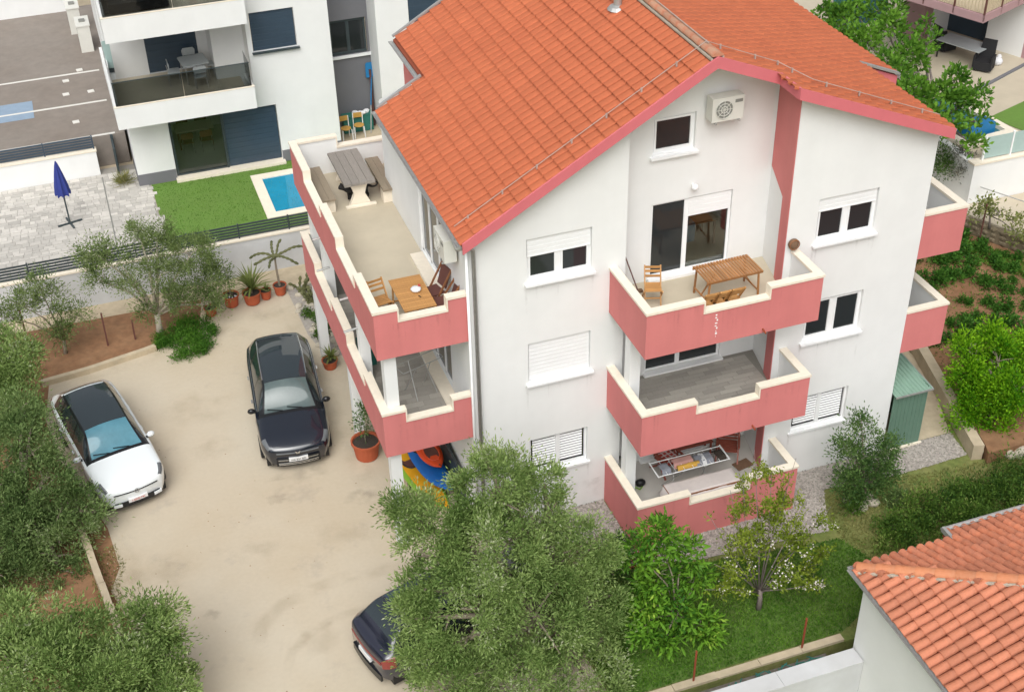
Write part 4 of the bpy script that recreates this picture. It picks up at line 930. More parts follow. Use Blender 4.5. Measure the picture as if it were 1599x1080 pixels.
# closed parasol
pa = thing('parasol', 'closed dark blue parasol on a cross foot in the paved yard', 'parasol', (-8.74, 18.23, NZ+.02))
for a in (.25, .25+PI/2): 
    c, s = math.cos(a), math.sin(a); MB().use('dark_metal').beam((-.42*c, -.42*s, .03), (.42*c, .42*s, .03), .06, .05).build('foot', parent=pa)
MB().use('dark_metal').tube([(0, 0, 0), (0, 0, 2.3)], .028, 8).build('pole', parent=pa)
n = 24; V = []; prof = [(.22, 1.15), (.235, 1.2), (.2, 1.5), (.13, 1.9), (.06, 2.25), (.015, 2.4)]
for r_, z in prof:
    for k in range(n): rr = r_*(1+.16*math.cos(8*2*PI*k/n)); V.append((rr*math.cos(2*PI*k/n), rr*math.sin(2*PI*k/n), z-(.04*math.cos(8*2*PI*k/n) if z < 1.18 else 0)))
m_ = len(prof); MB().use('parasol_blue').add(V, [(i*n+k, i*n+(k+1) % n, (i+1)*n+(k+1) % n, (i+1)*n+k) for i in range(m_-1) for k in range(n)]+[tuple(range(n)), tuple(range((m_-1)*n, m_*n))]).build('canopy', parent=pa)
MB().use('parasol_blue').lathe([(.16, 1.55), (.175, 1.58), (.165, 1.62)], (0, 0, 0), 16).build('tie_band', parent=pa)

# ================================================================== RIGHT HAND SIDE: garden, walls, mauve house
GZ = .35
gar = [(14.98, 1.9), (14.05, -2.0), (13.9, -2.4), (30, -2.4), (30, 4), (22.3, 4.2), (21.2, 6.1), (20.2, 8.6), (19.5, 10), (15.0, 10)]
sheet('vegetable_garden', gar, GZ, 'soil', thick=.6)
gw = thing('garden_wall', 'low cream garden wall beside the green shed', 'wall', (0, 0, 0))
a, b = Vector((15.0, 2.6, 0)), Vector((13.62, -2.0, 0))
MB().use('old_concrete').beam(Vector((15.35, 3.8, .22)), Vector((13.75, -2.15, .22)), .3, .5).build('wall', parent=gw)
fwall = thing('field_wall', 'brown stone wall at the back of the vegetable garden', 'wall', (0, 0, 0))
rgw = random.Random(6); A, B = Vector((22.6, 3.2, GZ)), Vector((19.6, 9.6, GZ)); Ld = (B-A).length; dv = (B-A)/Ld
MB().use('field_stone').beam(A+Vector((0, 0, .1)), B+Vector((0, 0, .1)), .24, .8).build('core', parent=fwall)
sm_ = MB().use('field_stone').ball((0, 0, 0), .5, .5, .5, 7, 5).mesh('wall_stone')
u = 0
for row in range(3):
    u = -.1*row
    while u < Ld:
        l = rgw.uniform(.28, .5); p = A+dv*(u+l/2)+Vector((-.045, -.03, .1+row*.19))
        place(sm_, 'wall_stone', Matrix.Translation(p) @ Matrix.Rotation(math.atan2(dv.y, dv.x), 4, 'Z') @ Matrix.Diagonal((l*.95, .26, .21, 1)), fwall); u += l
sheet('lane', [(22.75, 3.2), (19.75, 9.6), (19.0, 11.5), (20.9, 11.5), (21.1, 8.62), (60, 8.62), (60, 3.2)], .9, 'concrete', thick=1.2)
MB().use('galv').tube([(21.15, 8.5, 1.6), (22.0, 6.9, 1.6), (23.4, 4.2, 1.6)], .02, 5).build('handrail', label='thin grey handrail along the lane beside the white wall', cat='railing')
TZ = 2.35
MB().use('floor_tile').box(20.95, 60, 8.95, 60, -.5, TZ-.02).build('upper_terrace', kind='structure')
ww = thing('white_wall', 'tall white retaining wall below the frosted glass fence', 'wall', (21, 8.8, 0))
MB().use('white_render').box(-.15, 30, -.15, .15, .5, TZ+.05).box(-.15, .15, .151, 8, .5, TZ+.05).build('wall', parent=ww)
for k in range(5): MB().use('cream_stone').box(-.18+4*k, 3.815+4*k, -.19, .19, TZ+.052, TZ+.12).build('coping', parent=ww)
gf = thing('glass_fence', 'frosted green glass fence on the tall white wall', 'fence', (21.25, 8.8, TZ+.12))
for k in range(6): MB().use('green_glass').box(k*1.12+.04, k*1.12+1.08, -.008, .008, .05, .85).build('glass_panel', parent=gf); MB().use('white_trim').box(k*1.12-.03, k*1.12+.03, -.03, .03, 0, .9).build('post', parent=gf)
# planter / pool corner with a blue cover
pc = px(1500, 225, z=TZ); 
tk = thing('garden_pool', 'small blue covered pool with a cream rim beside the roof corner', 'pool', (22.3, 11.5, TZ), .1)
for b in ((-1.2, 1.2, -1.6, -1.25), (-1.2, -.9, -1.249, 2.2), (.9, 1.2, -1.249, 2.2)): MB().use('cream_stone').box(*b, .003, .2).build('rim', parent=tk)
MB().use('pool_tile').box(-.9, .9, -1.249, 2.2, .01, .05).build('water', parent=tk); MB().use('bright_blue').box(-.55, .55, -1.1, -.4, .055, .5).build('cover_box', parent=tk)
pt = px(1505, 150, z=TZ); pr_ = px(1580, 110, z=TZ); ang = math.atan2(pr_.y-pt.y, pr_.x-pt.x)
mh = thing('mauve_house', 'mauve house with a railed balcony over a covered patio', 'house', pt, ang)
def hl(p): r_ = p-pt; return (r_.x*math.cos(ang)+r_.y*math.sin(ang), -r_.x*math.sin(ang)+r_.y*math.cos(ang))
MB().use('floor_tile').box(-.6, 5.2, 0, 4.6, 0, .06).build('patio_floor', parent=mh); MB().use('grey_wall').box(-.6, 5.2, -.12, -.002, -.02, .05).build('patio_edge', parent=mh)
z2 = 2.6
MB().use('mauve').box(3.0, 3.6, 3.95, 4.9, 0, 6).build('wall', parent=mh)
MB().use('white_render').box(3.602, 5.2, 4.0, 4.5, .061, z2-.002).build('white_panel', parent=mh); MB().use('white_render').box(4.55, 5.2, .35, 2.0, .061, z2-.002).build('white_panel', parent=mh)
MB().use('blue_shade').box(5.0, 5.1, 2.002, 3.998, .061, z2-.002).build('patio_door', parent=mh)
MB().use('mauve').box(4.56, 9, -.1, .348, 0, 6).build('wall', parent=mh); MB().use('mauve').box(4.9, 9, .35, 4.9, z2+.31, 6).build('upper_wall', parent=mh)
uc, vc = hl(px(1535, 37, z=TZ+z2)); 
bl = MB().use('mauve').box(uc, 8, vc, 4.9, z2, z2+.3).build('balcony', parent=mh)
MB().use('railing_cream').poly([(uc+.1, vc+.1, z2+.31), (4.9, vc+.1, z2+.31), (4.9, 4.8, z2+.31), (uc+.1, 4.8, z2+.31)]).build('floor', parent=bl)
bm_ = MB().use('railing_cream').box(-.02, .02, -.02, .02, 0, .85).mesh('baluster')
for k in range(24): place(bm_, 'baluster', Matrix.Translation((uc+.06+k*.14, vc+.06, z2+.33)), bl)
for k in range(26): place(bm_, 'baluster', Matrix.Translation((uc+.06, vc+.2+k*.14, z2+.33)), bl)
for x_, y_ in ((uc+.03, vc+.03), (uc+1.2, vc+.03), (uc+2.4, vc+.03), (uc+.03, vc+1.3), (uc+.03, vc+2.6)): MB().use('dark_brown').box(x_-.03, x_+.03, y_-.03, y_+.03, z2+.05, z2+1.25).build('rail_post', parent=bl)
MB().use('dark_brown').box(uc, uc+3.4, vc+.02, vc+.1, z2+1.2, z2+1.25).build('handrail', parent=bl)
tc = px(1506, 66, z=TZ+.8)
gt = thing('patio_table', 'grey glass topped patio table under the mauve house balcony', 'table', (tc.x, tc.y, TZ+.06), ang+PI/2)
MB().use('plastic_grey').box(-.95, .95, -.5, .5, .7, .73).build('tabletop', parent=gt)
for sx in (-.85, .85):
    for sy in (-.42, .42): MB().use('rattan').beam((sx, sy, 0), (sx, sy, .7), .05).build('leg', parent=gt)
def rattan_chair(p, rz, label):
    t = thing('rattan_chair', label, 'chair', p, rz)
    MB().use('rattan').box(-.3, .3, -.32, .3, .08, .42).build('seat', parent=t); MB().use('rattan').prism([(-.3, .25, .42), (.3, .25, .42), (.27, .42, 1.1), (-.27, .42, 1.1)], (0, .05, 0)).build('backrest', parent=t)
    for s in (-1, 1): MB().use('rattan').box(min(s*.3, s*.37), max(s*.3, s*.37), -.3, .25, .1, .62).build('armrest', parent=t)
    return t
p = px(1536, 100, z=TZ+.3); rattan_chair((p.x, p.y, TZ+.06), -.9, 'black rattan armchair in front of the grey patio table'); p = px(1476, 62, z=TZ+.5); rattan_chair((p.x, p.y, TZ+.06), 1.6, 'black rattan armchair at the far left of the grey patio table')
p = px(1557, 100, z=TZ+.1); MB().use('cloth_white').ball((0, 0, .16), .2, .2, .18, 9, 6).ball((.08, .05, .3), .1, .1, .12, 8, 5).build('white_bag', loc=(p.x, p.y, TZ+.06), smooth=True, label='white bag standing on the patio beside the black armchair', cat='bag')
lw = [px(u, v_, z=TZ) for u, v_ in ((1545, 183), (1599, 158), (1640, 170), (1640, 225), (1599, 205))]
sheet('far_lawn', [(q.x, q.y) for q in lw], TZ, 'turf')
ls = [px(u, v_, z=TZ) for u, v_ in ((1300, 0), (1420, -20), (1420, 60), (1380, 70))]
ts = thing('tarpaulin_screen', 'blue green screen behind the fig tree at the top edge', 'screen', px(1362, 34, z=TZ), ang+.1); MB().use('pool_tile').box(-3.4, 1.2, 0, .06, 0, 2.6).build('screen', parent=ts)
for x in (-3.4, -1.1, 1.2): MB().use('galv').box(x-.03, x+.03, .061, .12, 0, 2.5).build('post', parent=ts)
# green shed
sh = thing('garden_shed', 'small green metal shed with ribbed roof against the house corner', 'shed', (11.585, -.95, -.01))
def ribs(name, o, du, dv, n, m, par, d=.02):      # ribbed sheet: o origin, du total run across ribs, dv along the ribs
    o, du, dv = Vector(o), Vector(du), Vector(dv); nn = du.cross(dv).normalized()*d; V = []; F = []
    pts = []
    for k in range(n): pts += [(k, 0), (k+.5, 0), (k+.62, 1), (k+.88, 1)]
    pts.append((n, 0))
    for a, h in pts: q = o+du*(a/n)+nn*h; V += [q, q+dv]
    F = [(2*i, 2*i+2, 2*i+3, 2*i+1) for i in range(len(pts)-1)]
    return MB().use(m).add(V, F).build(name, parent=par)
ribs('front_wall', (0, 0, 0), (1.09, 0, 0), (0, 0, 1.92), 9, 'shed_green', sh); ribs('side_wall', (1.09, 0, 0), (0, 2.4, 0), (0, 0, 1.98), 20, 'shed_green', sh)
ribs('roof', (.0, -.10, 1.93), (1.17, 0, 0), (0, 2.6, .2), 10, 'shed_roof', sh, .025)
e = MB().use('galv'); e.beam((0, -.11, 1.92), (1.17, -.11, 1.92), .03, .05); e.build('roof_edge', parent=sh); MB().use('galv').beam((1.16, -.10, 1.93), (1.16, 2.5, 2.13), .03, .05).build('roof_edge', parent=sh)
MB().use('cream_stone').box(0, 1.15, -.08, -.02, -.02, .06).build('footing', parent=sh)

# ================================================================== BOTTOM RIGHT HOUSE AND WALL
bh = thing('tiled_outbuilding', 'low white building with an old orange tiled hip roof at the lower right corner', 'house', (0, 0, 0))
EZ = 2.9; ex, ey = 6.45, -7.08
MB().use('white_render').box(ex+.2, 22, -24, ey-.2, -1.5, EZ-.05).build('wall', parent=bh)
s2 = .42; hx = 4.6
def zA(x): return EZ+.03+s2*(x-ex)       # slope falling to -x
def zB(y): return EZ+.03+s2*(ey-y)       # slope falling to +y
dk = MB().use('roof_deck')
dk.poly([(ex, ey, EZ), (ex+hx, ey-hx, zA(ex+hx)-.03), (ex+hx, -24, zA(ex+hx)-.03), (ex, -24, EZ)]); dk.poly([(ex, ey, EZ), (22, ey, EZ), (22, ey-hx, zB(ey-hx)-.03), (ex+hx, ey-hx, zB(ey-hx)-.03)])
rf2 = dk.build('roof', parent=bh)
def gen(origin_line, upv, acv, step, cols, rows, w_, l_, keep, seed):
    up = Vector(upv).normalized(); ac = Vector(acv); nn = up.cross(ac); R3 = Matrix((up, ac, nn)).transposed().to_4x4(); rg = random.Random(seed); o = []
    for r_ in range(rows):
        for c in range(cols):
            p = Vector(origin_line)+Vector(step)*(c+.5)*w_+up*r_*l_+nn*(.012+rg.uniform(0, .012))
            if keep(p+up*l_*.4): o.append(Matrix.Translation(p) @ R3 @ Matrix.Rotation(rg.uniform(-.035, .035), 4, 'Z') @ Matrix.Rotation(rg.uniform(-.05, .05), 4, 'X') @ Matrix.Rotation(rg.uniform(-.02, .02), 4, 'Y'))
    return o
ow, ol = .23, .36
otm = MB(); pr9 = [(-.5, -.25), (-.44, .3), (-.3, .75), (-.1, 1.), (.1, 1.), (.3, .75), (.44, .3), (.5, -.25)]
V = [(-.03, u*ow*.95, h*.085+.02) for u, h in pr9]+[(ol*1.05, u*ow*.82, h*.075-.005) for u, h in pr9]+[(-.03, u*ow*.8, h*.06) for u, h in pr9]; n = 8
otm = MB().use('old_tile').add(V, [(i, i+1, n+i+1, n+i) for i in range(n-1)]+[(2*n+i, 2*n+i+1, i+1, i) for i in range(n-1)]).mesh('roof_tile')
T = gen((ex-.03, ey, EZ+.02), (1, 0, s2), (0, 1, 0), (0, -1, 0), 26, 14, ow, ol, lambda p: (p.x-ex) < (ey-p.y)+.1, 21)
T2 = gen((ex, ey+.03, EZ+.02), (0, -1, s2), (1, 0, 0), (1, 0, 0), 26, 12, ow, ol, lambda p: (p.x-ex) > (ey-p.y)-.1, 22)
pieces('roof_tile', 'roof_tile_field', otm, T+T2, 'old_tile', rf2, 290)
ht = MB().use('hip_tile'); n = 8
V = [(e, -u*.12*(1.12 if e < .02 else .95), math.sin(PI*k/n)*.10*(1.15 if e < .02 else 1)) for e in (0, .012, .45) for k, u in ((k, math.cos(PI*k/n)) for k in range(n+1))]; N = n+1
ht.add(V, [(j*N+i, j*N+i+1, (j+1)*N+i+1, (j+1)*N+i) for j in range(2) for i in range(n)]+[tuple(range(N))]); htm = ht.mesh('hip_tile')
d = Vector((1, -1, s2)).normalized(); sd_ = d.cross(Vector((0, 0, 1))).normalized(); up_ = sd_.cross(d); HM = Matrix((d, -sd_, up_)).transposed().to_4x4()
for k in range(16):
    place(htm, 'hip_tile', Matrix.Translation(Vector((ex+.05, ey-.05, EZ+.12))+d*(.42*k)) @ HM, rf2)
mo = MB().use('stone')
for s in (-1, 1): mo.beam(Vector((ex+.05, ey-.05, EZ+.08))+sd_*.13*s, Vector((ex+.05, ey-.05, EZ+.08))+sd_*.13*s+d*6.5, .07, .05)
mo.build('hip_mortar', parent=rf2)
gutter((ex-.07, ey+.08, EZ-.02), (ex-.07, -24, EZ-.02), .06, bh); gutter((ex-.07, ey+.10, EZ-.02), (8.98, ey+.10, EZ-.02), .06, bh)
MB().use('galv').box(8.98, 9.06, ey+.03, ey+.42, EZ-.05, EZ+.08).build('gutter_end', parent=bh); gutter((9.0, ey+.42, EZ), (16, ey+.42, EZ), .06, bh)
EX = MB().use('roof_deck').prism([(9.0, ey, EZ+.02), (22, ey, EZ+.02), (22, ey+.36, EZ-.12), (9.0, ey+.36, EZ-.12)], (0, 0, -.05)).build('roof_extension', parent=bh)
T3 = gen((9.02, ey+.36, EZ-.12), (0, -1, s2), (1, 0, 0), (1, 0, 0), 14, 1, ow, ol, lambda p: True, 23)
for M in T3: place(otm, 'roof_tile', M, EX)
pw = thing('parapet_wall', 'grey white parapet wall running from the low building along the garden edge', 'wall', (0, 0, 0))
MB().use('pale_wall').box(-8, 6.64, -7.74, -7.40, -1.6, .58).build('wall', parent=pw)
for k in range(7): MB().use('pale_wall').box(-7.4+2*k+.004, -5.4+2*k-.004, -7.79, -7.35, .582, .63).build('coping', parent=pw)
sheet('lower_yard', [(-30, -7.8), (6.6, -7.8), (6.6, -40), (-30, -40)], -.9, 'old_concrete', thick=.3)
kb = thing('kerb_wall', 'rough concrete kerb along the lower edge of the lawn', 'kerb', (0, 0, 0))
for k in range(6): MB().use('old_concrete').box(.3+1.1*k+.004, 1.4+1.1*k-.004, -6.615, -6.42, -.23, .02+.012*(k % 3)).build('kerb_block', parent=kb)
MB().use('ditch_soil').box(-8, 6.42, -7.395, -6.625, -.7, -.24).build('ditch', kind='structure')
nm = MB().use('net'); rn = random.Random(3)
for k in range(90): 
    x = 3.9+rn.random()*2.2; z = -.22+rn.uniform(0, .3); nm.beam((x, -6.75-rn.uniform(0, .5), z), (x+rn.uniform(-.5, .5), -6.75-rn.uniform(0, .5), z+rn.uniform(-.1, .1)), .025, .01)
nm.build('green_net', label='crumpled dark green netting in the gap beside the kerb', cat='netting')
for k, (u, v1, v0) in enumerate(((1083, 1060, 1015), (1252, 1012, 970))):
    b = px(u, v1, y=-6.5); h = 1.0
    t = thing('fence_post', ('rusty red iron post at the lawn edge below the loquat tree', 'rusty red iron post at the lawn edge near the white outbuilding')[k], 'post', (b.x, -6.5, .0), .3)
    MB().use('rust').beam((0, 0, -.1), (.02, 0, h), .045, .02).build('post', parent=t); MB().use('rust').beam((.02, .02, -.1), (.04, .02, h), .02, .045).build('flange', parent=t)
# the low wall left of the drive
lw_ = thing('low_wall', 'narrow cream concrete wall among the olive trees at the left', 'wall', (0, 0, 0))
for k in range(8):
    a = Vector((-9.95, 4.6, .17)).lerp(Vector((-9.0, -2.2, .17)), k/8); b = Vector((-9.95, 4.6, .17)).lerp(Vector((-9.0, -2.2, .17)), (k+1)/8-.002); MB().use('old_concrete').beam(a+Vector((.01*(k % 3), 0, .01*(k % 2))), b, .17, .4).build('wall_block', parent=lw_)
bk = thing('bed_kerb', 'cream concrete kerb around the red soil planting bed', 'kerb', (0, 0, 0))
K = [(-10.4, 10.75), (-9.0, 10.93), (-7.2, 11.33), (-6.9, 11.42)]
for a, b in zip(K[:-1], K[1:]): MB().use('old_concrete').beam((*a, .08), (*b, .08), .16, .2).build('kerb_block', parent=bk)
MB().use('old_concrete').beam((-5.3, 12.2, .1), (-5.0, 13.6, .1), .16, .22).build('kerb_block', parent=bk)
# ================================================================== CARS
def pchip(xs, ys, x):
    xs = np.asarray(xs, float); ys = np.asarray(ys, float); h = np.diff(xs); dl = np.diff(ys)/h; m = np.zeros(len(xs))
    for i in range(1, len(xs)-1):
        if dl[i-1]*dl[i] > 0: w1 = 2*h[i]+h[i-1]; w2 = h[i]+2*h[i-1]; m[i] = (w1+w2)/(w1/dl[i-1]+w2/dl[i])
    m[0], m[-1] = dl[0], dl[-1]
    i = np.clip(np.searchsorted(xs, x)-1, 0, len(xs)-2); t = (x-xs[i])/h[i]
    return ys[i]*(1+2*t)*(1-t)**2+m[i]*h[i]*t*(1-t)**2+ys[i+1]*t*t*(3-2*t)+m[i+1]*h[i]*t*t*(t-1)
def car(label, cat, loc, rz, L, Wd, Ht, paint, roofm, wind, rails=False, suv=True, plate='plate_white', text='', emblem='ring', ptxt='plate_black'):
    t = thing('parked_car', label, cat, loc, rz)
    hw = Wd/2; k = L/4.7
    S = np.array([0, .06, .18, .5, 1.0, 1.22, 1.98, 3.0, 3.75, 4.28, 4.5, 4.64, 4.7])*k
    cowl, rfr, rrr, rbt = 1.22*k, 1.98*k, (3.85 if suv else 3.75)*k, 4.42*k
    c = {}
    c['W'] = np.array([.74, .80, .88, .965, .99, 1, 1, 1, .99, .95, .90, .83, .74])*hw
    c['sill'] = [.30, .24, .21, .20, .20, .20, .20, .20, .21, .25, .30, .36, .42]
    zb = [.66, .74, .82, .90, .95, .97, 1.0, 1.03, 1.06, 1.06, 1.02, .98, .90]
    c['belt'] = zb
    c['top'] = [.72, .80, .87, .97, 1.04, 1.07, Ht-.06, Ht, Ht-.045, Ht-.26 if suv else Ht-.34, 1.13, 1.04, .93]
    if suv: S2 = np.array([0, .06, .18, .5, 1.0, 1.22, 1.98, 3.0, 3.95, 4.33, 4.5, 4.64, 4.7])*k
    else: S2 = S
    c['rw'] = np.array([.60, .66, .74, .80, .80, .78, .63, .645, .62, .64, .70, .72, .62])*hw      # half width of the top panel
    c['rz'] = [.705, .785, .855, .945, 1.01, 1.035, Ht-.12, Ht-.065, Ht-.11, Ht-.32 if suv else Ht-.4, 1.10, 1.02, .92]
    ss = sorted(set(np.round(np.concatenate([np.linspace(0, L, 76), np.linspace(0, .3, 8), np.linspace(L-.3, L, 8)]), 3)))
    seams = [cowl-.1*k, rfr+.02, 1.30*k, 2.38*k, 3.42*k, rbt-.12]
    for s in seams: ss += [round(s-.011, 4), round(s+.011, 4)]
    ss = np.array(sorted(set(ss))); n = len(ss)
    g = {q: pchip(S2 if q in ('top', 'rz') else S, v_, ss) for q, v_ in c.items()}
    # section parameter: rows of control points, each span sampled
    rows = []; tag = []
    def lerp(a, b, f): return a+(b-a)*f
    W, sill, belt, top, rw, rzz = (g[q] for q in ('W', 'sill', 'belt', 'top', 'rw', 'rz'))
    mid = lerp(sill, belt, .62)
    def row(y, z, nm): rows.append((y, z)); tag.append(nm)
    def span(P, Q, m, nm, bulge=0, last=False):
        for i in range(m):
            f = i/m; b = bulge*math.sin(PI*f); row(lerp(P[0], Q[0], f)+b, lerp(P[1], Q[1], f), nm)
    p0 = (W*.90, sill); p1 = (W, mid); p2 = (W*.965, belt-.03); p3 = (W*.925, belt+.005)
    gl = np.clip((ss-cowl*.8)/(.3), 0, 1)*np.clip((L-.1-ss)/.35, 0, 1)
    p3 = (lerp(W*.93, W*.90, gl), belt+.008); p4 = (rw, rzz)
    span(p0, p1, 5, 'low', .012); span(p1, p2, 4, 'up', .01); span(p2, p3, 2, 'shoulder', .004); span(p3, (lerp(p3[0], p4[0], .94), lerp(p3[1], p4[1], .94)), 6, 'side', .016)
    pe = (lerp(p3[0], p4[0], .94), lerp(p3[1], p4[1], .94)); pi = (rw*.93, lerp(rzz, top, .22))
    span(pe, pi, 3, 'rail', .006)
    for i in range(9):
        f = i/8; y = pi[0]*(1-f); row(y, lerp(pi[1], top, 1-(1-f)**2), 'top')
    m = len(rows); Y = np.array([r[0] for r in rows]); Z = np.array([r[1] for r in rows])   # (m, n)
    fb_ = np.clip(1-ss/.5, 0, 1)[None]; rb_ = np.clip(1-(L-ss)/.4, 0, 1)[None]
    X = -(ss[None])+L/2-.17*(Y/hw)**2*fb_+.10*(Y/hw)**2*rb_ + np.zeros_like(Y)
    # wheel arches are left open in the lower side
    wx = (.86*k, 3.62*k); wr = .36
    parts = {}
    def add(nm, quad, m_): parts.setdefault((nm, m_), []).append(quad)
    for sgn in (1, -1):
        for i in range(m-1):
            for j in range(n-1):
                s = (ss[j]+ss[j+1])/2; tg = tag[i]; zc = (Z[i, j]+Z[i+1, j])/2; thin = ss[j+1]-ss[j] < .03 and any(abs(s-q) < .012 for q in seams)
                if tg in ('low', 'up') and any((s-q)**2+(zc-.335)**2 < (wr+.035)**2 for q in wx): continue
                v_ = [(sgn*Y[a, b], X[a, b], Z[a, b]) for a, b in ((i, j), (i+1, j), (i+1, j+1), (i, j+1))]
                if sgn < 0: v_.reverse()
                nm, m_ = 'body', paint
                sd = 'r' if sgn > 0 else 'l'
                if tg == 'low' and zc < .34: m_ = 'car_black'
                if tg in ('low', 'up') and 1.30*k < s < 3.42*k and not (tg == 'low' and zc < .34):
                    nm = 'door'+('f' if s < 2.38*k else 'b')+sd
                if thin and (tg in ('low', 'up') and 1.2*k < s < 3.5*k): nm, m_ = 'body', 'car_black'
                if tg == 'side' and cowl+.22*k < s < rbt-.34*k:
                    nm, m_ = 'glass'+('f' if s < 2.4*k else 'b')+sd, 'car_glass'
                    if abs(s-2.4*k) < .05 or abs(s-3.45*k) < .04: nm, m_ = 'body', 'car_black'
                if tg in ('side',) and cowl-.02 < s < cowl+.22*k: m_ = 'car_black'
                if tg == 'rail' and cowl < s < (rrr+.1 if paint == 'car_white' else rfr+.15): m_ = 'car_black'
                if tg == 'top':
                    if cowl-.06 < s < rfr: nm, m_ = 'windscreen', wind
                    elif rfr <= s < rrr: nm, m_ = 'roof_panel', roofm
                    elif rrr+.05 < s < rbt-.1: nm, m_ = 'rear_window', 'car_glass'
                    elif s < cowl-.1*k and s > .1: nm = 'bonnet'
                    if cowl-.06 < s < cowl+.06: nm, m_ = 'body', 'car_black'
                    if thin and abs(s-rfr-.02) < .02: nm, m_ = 'body', 'car_black'
                if tg in ('shoulder', 'side', 'rail') and .10 < s < .44*k and tg != 'rail': nm, m_ = 'headlight'+sd, 'headlamp'
                if tg in ('up', 'shoulder') and s > L-.34*k: nm, m_ = 'taillight'+sd, 'red_lens'
                add(nm, v_, m_)
    for end, j in (('front', 0), ('rear', n-1)):
        pr_ = [(Y[i, j], X[i, j], Z[i, j]) for i in range(m)]; ring = pr_+[(-a, b, c_) for a, b, c_ in reversed(pr_[:-1])]
        ct = (0, X[m-1, j], .5)
        for q in range(len(ring)): add('body', [ring[q], ring[(q+1) % len(ring)], ct], paint)
        lo = [(Y[0, j], X[0, j], Z[0, j]), (-Y[0, j], X[0, j], Z[0, j])]
    names = {}
    for (nm, m_), qs in parts.items(): names.setdefault(nm, []).append((m_, qs))
    real = {'doorfr': 'door', 'doorfl': 'door', 'doorbr': 'door', 'doorbl': 'door', 'glassfr': 'side_window', 'glassfl': 'side_window', 'glassbr': 'side_window', 'glassbl': 'side_window', 'headlightr': 'headlight', 'headlightl': 'headlight', 'taillightr': 'taillight', 'taillightl': 'taillight'}
    for nm, groups in names.items():
        mb = MB(); idx = {}
        for m_, qs in groups:
            mb.use(m_)
            for q in qs:
                f = []
                for p in q:
                    key = tuple(round(float(u), 4) for u in p)
                    if key not in idx: idx[key] = len(mb.v); mb.v.append(key)
                    f.append(idx[key])
                if len(set(f)) >= 3: mb.f.append(tuple(dict.fromkeys(f))); mb.mi.append(mb.cur)
        o = mb.build(real.get(nm, nm), parent=t, smooth=True)
        if nm.startswith('door'):
            sg = 1 if nm[-1] == 'r' else -1; s0 = 2.2*k if nm[4] == 'f' else 3.25*k
            MB().use('chrome' if paint != 'car_white' else paint).box(sg*(hw+.012)-.012, sg*(hw+.012)+.012, L/2-s0-.09, L/2-s0+.09, .80, .825).build('handle', parent=o)
    # under body, wheels
    MB().use('black').box(-hw*.86, hw*.86, -L/2+.25, L/2-.25, .16, .62).build('chassis', parent=t)
    tm_ = MB().use('rubber').lathe([(.19, -.10), (.32, -.115), (.345, -.09), (.345, .09), (.32, .115), (.19, .10)], (0, 0, 0), 24).mesh('tyre', smooth=False)
    rmb = MB().use('rim').lathe([(.05, .108), (.06, .09), (.055, .08)], (0, 0, 0), 10)
    for a in range(5): 
        c_, s_ = math.cos(a*PI*.4), math.sin(a*PI*.4); rmb.beam((.04*c_, .04*s_, .09), (.2*c_, .2*s_, .1), .05, .02)
    rmb.tube([(.2*math.cos(a*PI/10), .2*math.sin(a*PI/10), .1) for a in range(21)], .016, 5)
    rm_ = rmb.mesh('rim')
    for s in wx:
        for sg in (1, -1):
            Mx = Matrix.Translation((sg*(hw-.12), L/2-s, .345)) @ Matrix.Rotation(sg*PI/2, 4, 'Y'); w_ = place(tm_, 'wheel', Mx, t); place(rm_, 'rim', Matrix(), w_)
    # mirrors, rails, front details
    for sg in (1, -1):
        mm = MB().use('car_black' if paint != 'car_white' else paint); mm.ball((sg*(hw+.06), L/2-1.52*k, 1.04), .115, .075, .085, 10, 7); mm.use('car_black').beam((sg*(hw-.08), L/2-1.50*k, 1.0), (sg*(hw+.03), L/2-1.52*k, 1.01), .05); mm.build('wing_mirror', parent=t, smooth=True)
        if rails:
            pts = []
            for s in np.linspace(rfr+.1, rrr-.05, 9): pts.append((sg*(float(pchip(S, c['rw'], np.array([s]))[0])-.01), L/2-s, float(pchip(S2, c['rz'], np.array([s]))[0])+.055))
            MB().use('chrome').tube(pts, .018, 6).build('roof_rail', parent=t)
            MB().use('chrome').tube([(sg*(float(pchip(S, c['W'], np.array([s]))[0])*.918), L/2-s, float(pchip(S, c['belt'], np.array([s]))[0])+.012) for s in np.linspace(1.5*k, 4.1*k, 9)], .009, 5).build('window_trim', parent=t)
    def front(x0, x1, z0, z1, m_, nm, off=.012, d=.03, rear=False, nx=9, zin=0.):
        V = []; F = []; sg = -1 if rear else 1; e = -L/2 if rear else L/2; bl = .10 if rear else .17
        for q in range(nx+1):
            x = x0+(x1-x0)*q/nx; y = e-sg*bl*(x/hw)**2
            for z, o in ((z0, off), (z1, off-zin), (z1, -d), (z0, -d)): V.append((x, y+sg*o, z))
        for q in range(nx):
            a = q*4; b = a+4
            for u in range(4): F.append((a+u, a+(u+1) % 4, b+(u+1) % 4, b+u))
        F += [(0, 1, 2, 3), (nx*4+3, nx*4+2, nx*4+1, nx*4)]
        return MB().use(m_).add(V, F).build(nm, parent=t)
    if paint == 'car_white':
        front(-.62, .62, .25, .40, 'car_black', 'air_intake', .02); front(-.66, -.44, .30, .38, paint, 'bumper_blade', .05); front(.44, .66, .30, .38, paint, 'bumper_blade', .05)
        front(-.60, .60, .665, .69, 'car_black', 'light_strip', .018)
    else:
        front(-.60, .60, .25, .50, 'car_black', 'grille', .018); front(-.58, .58, .655, .685, 'headlamp', 'light_strip', .02)
        for z in (.29, .34, .44): front(-.55, .55, z, z+.016, 'chrome', 'grille_bar', .03)
    pz = (.40, .50) if paint == 'car_white' else (.44, .55)
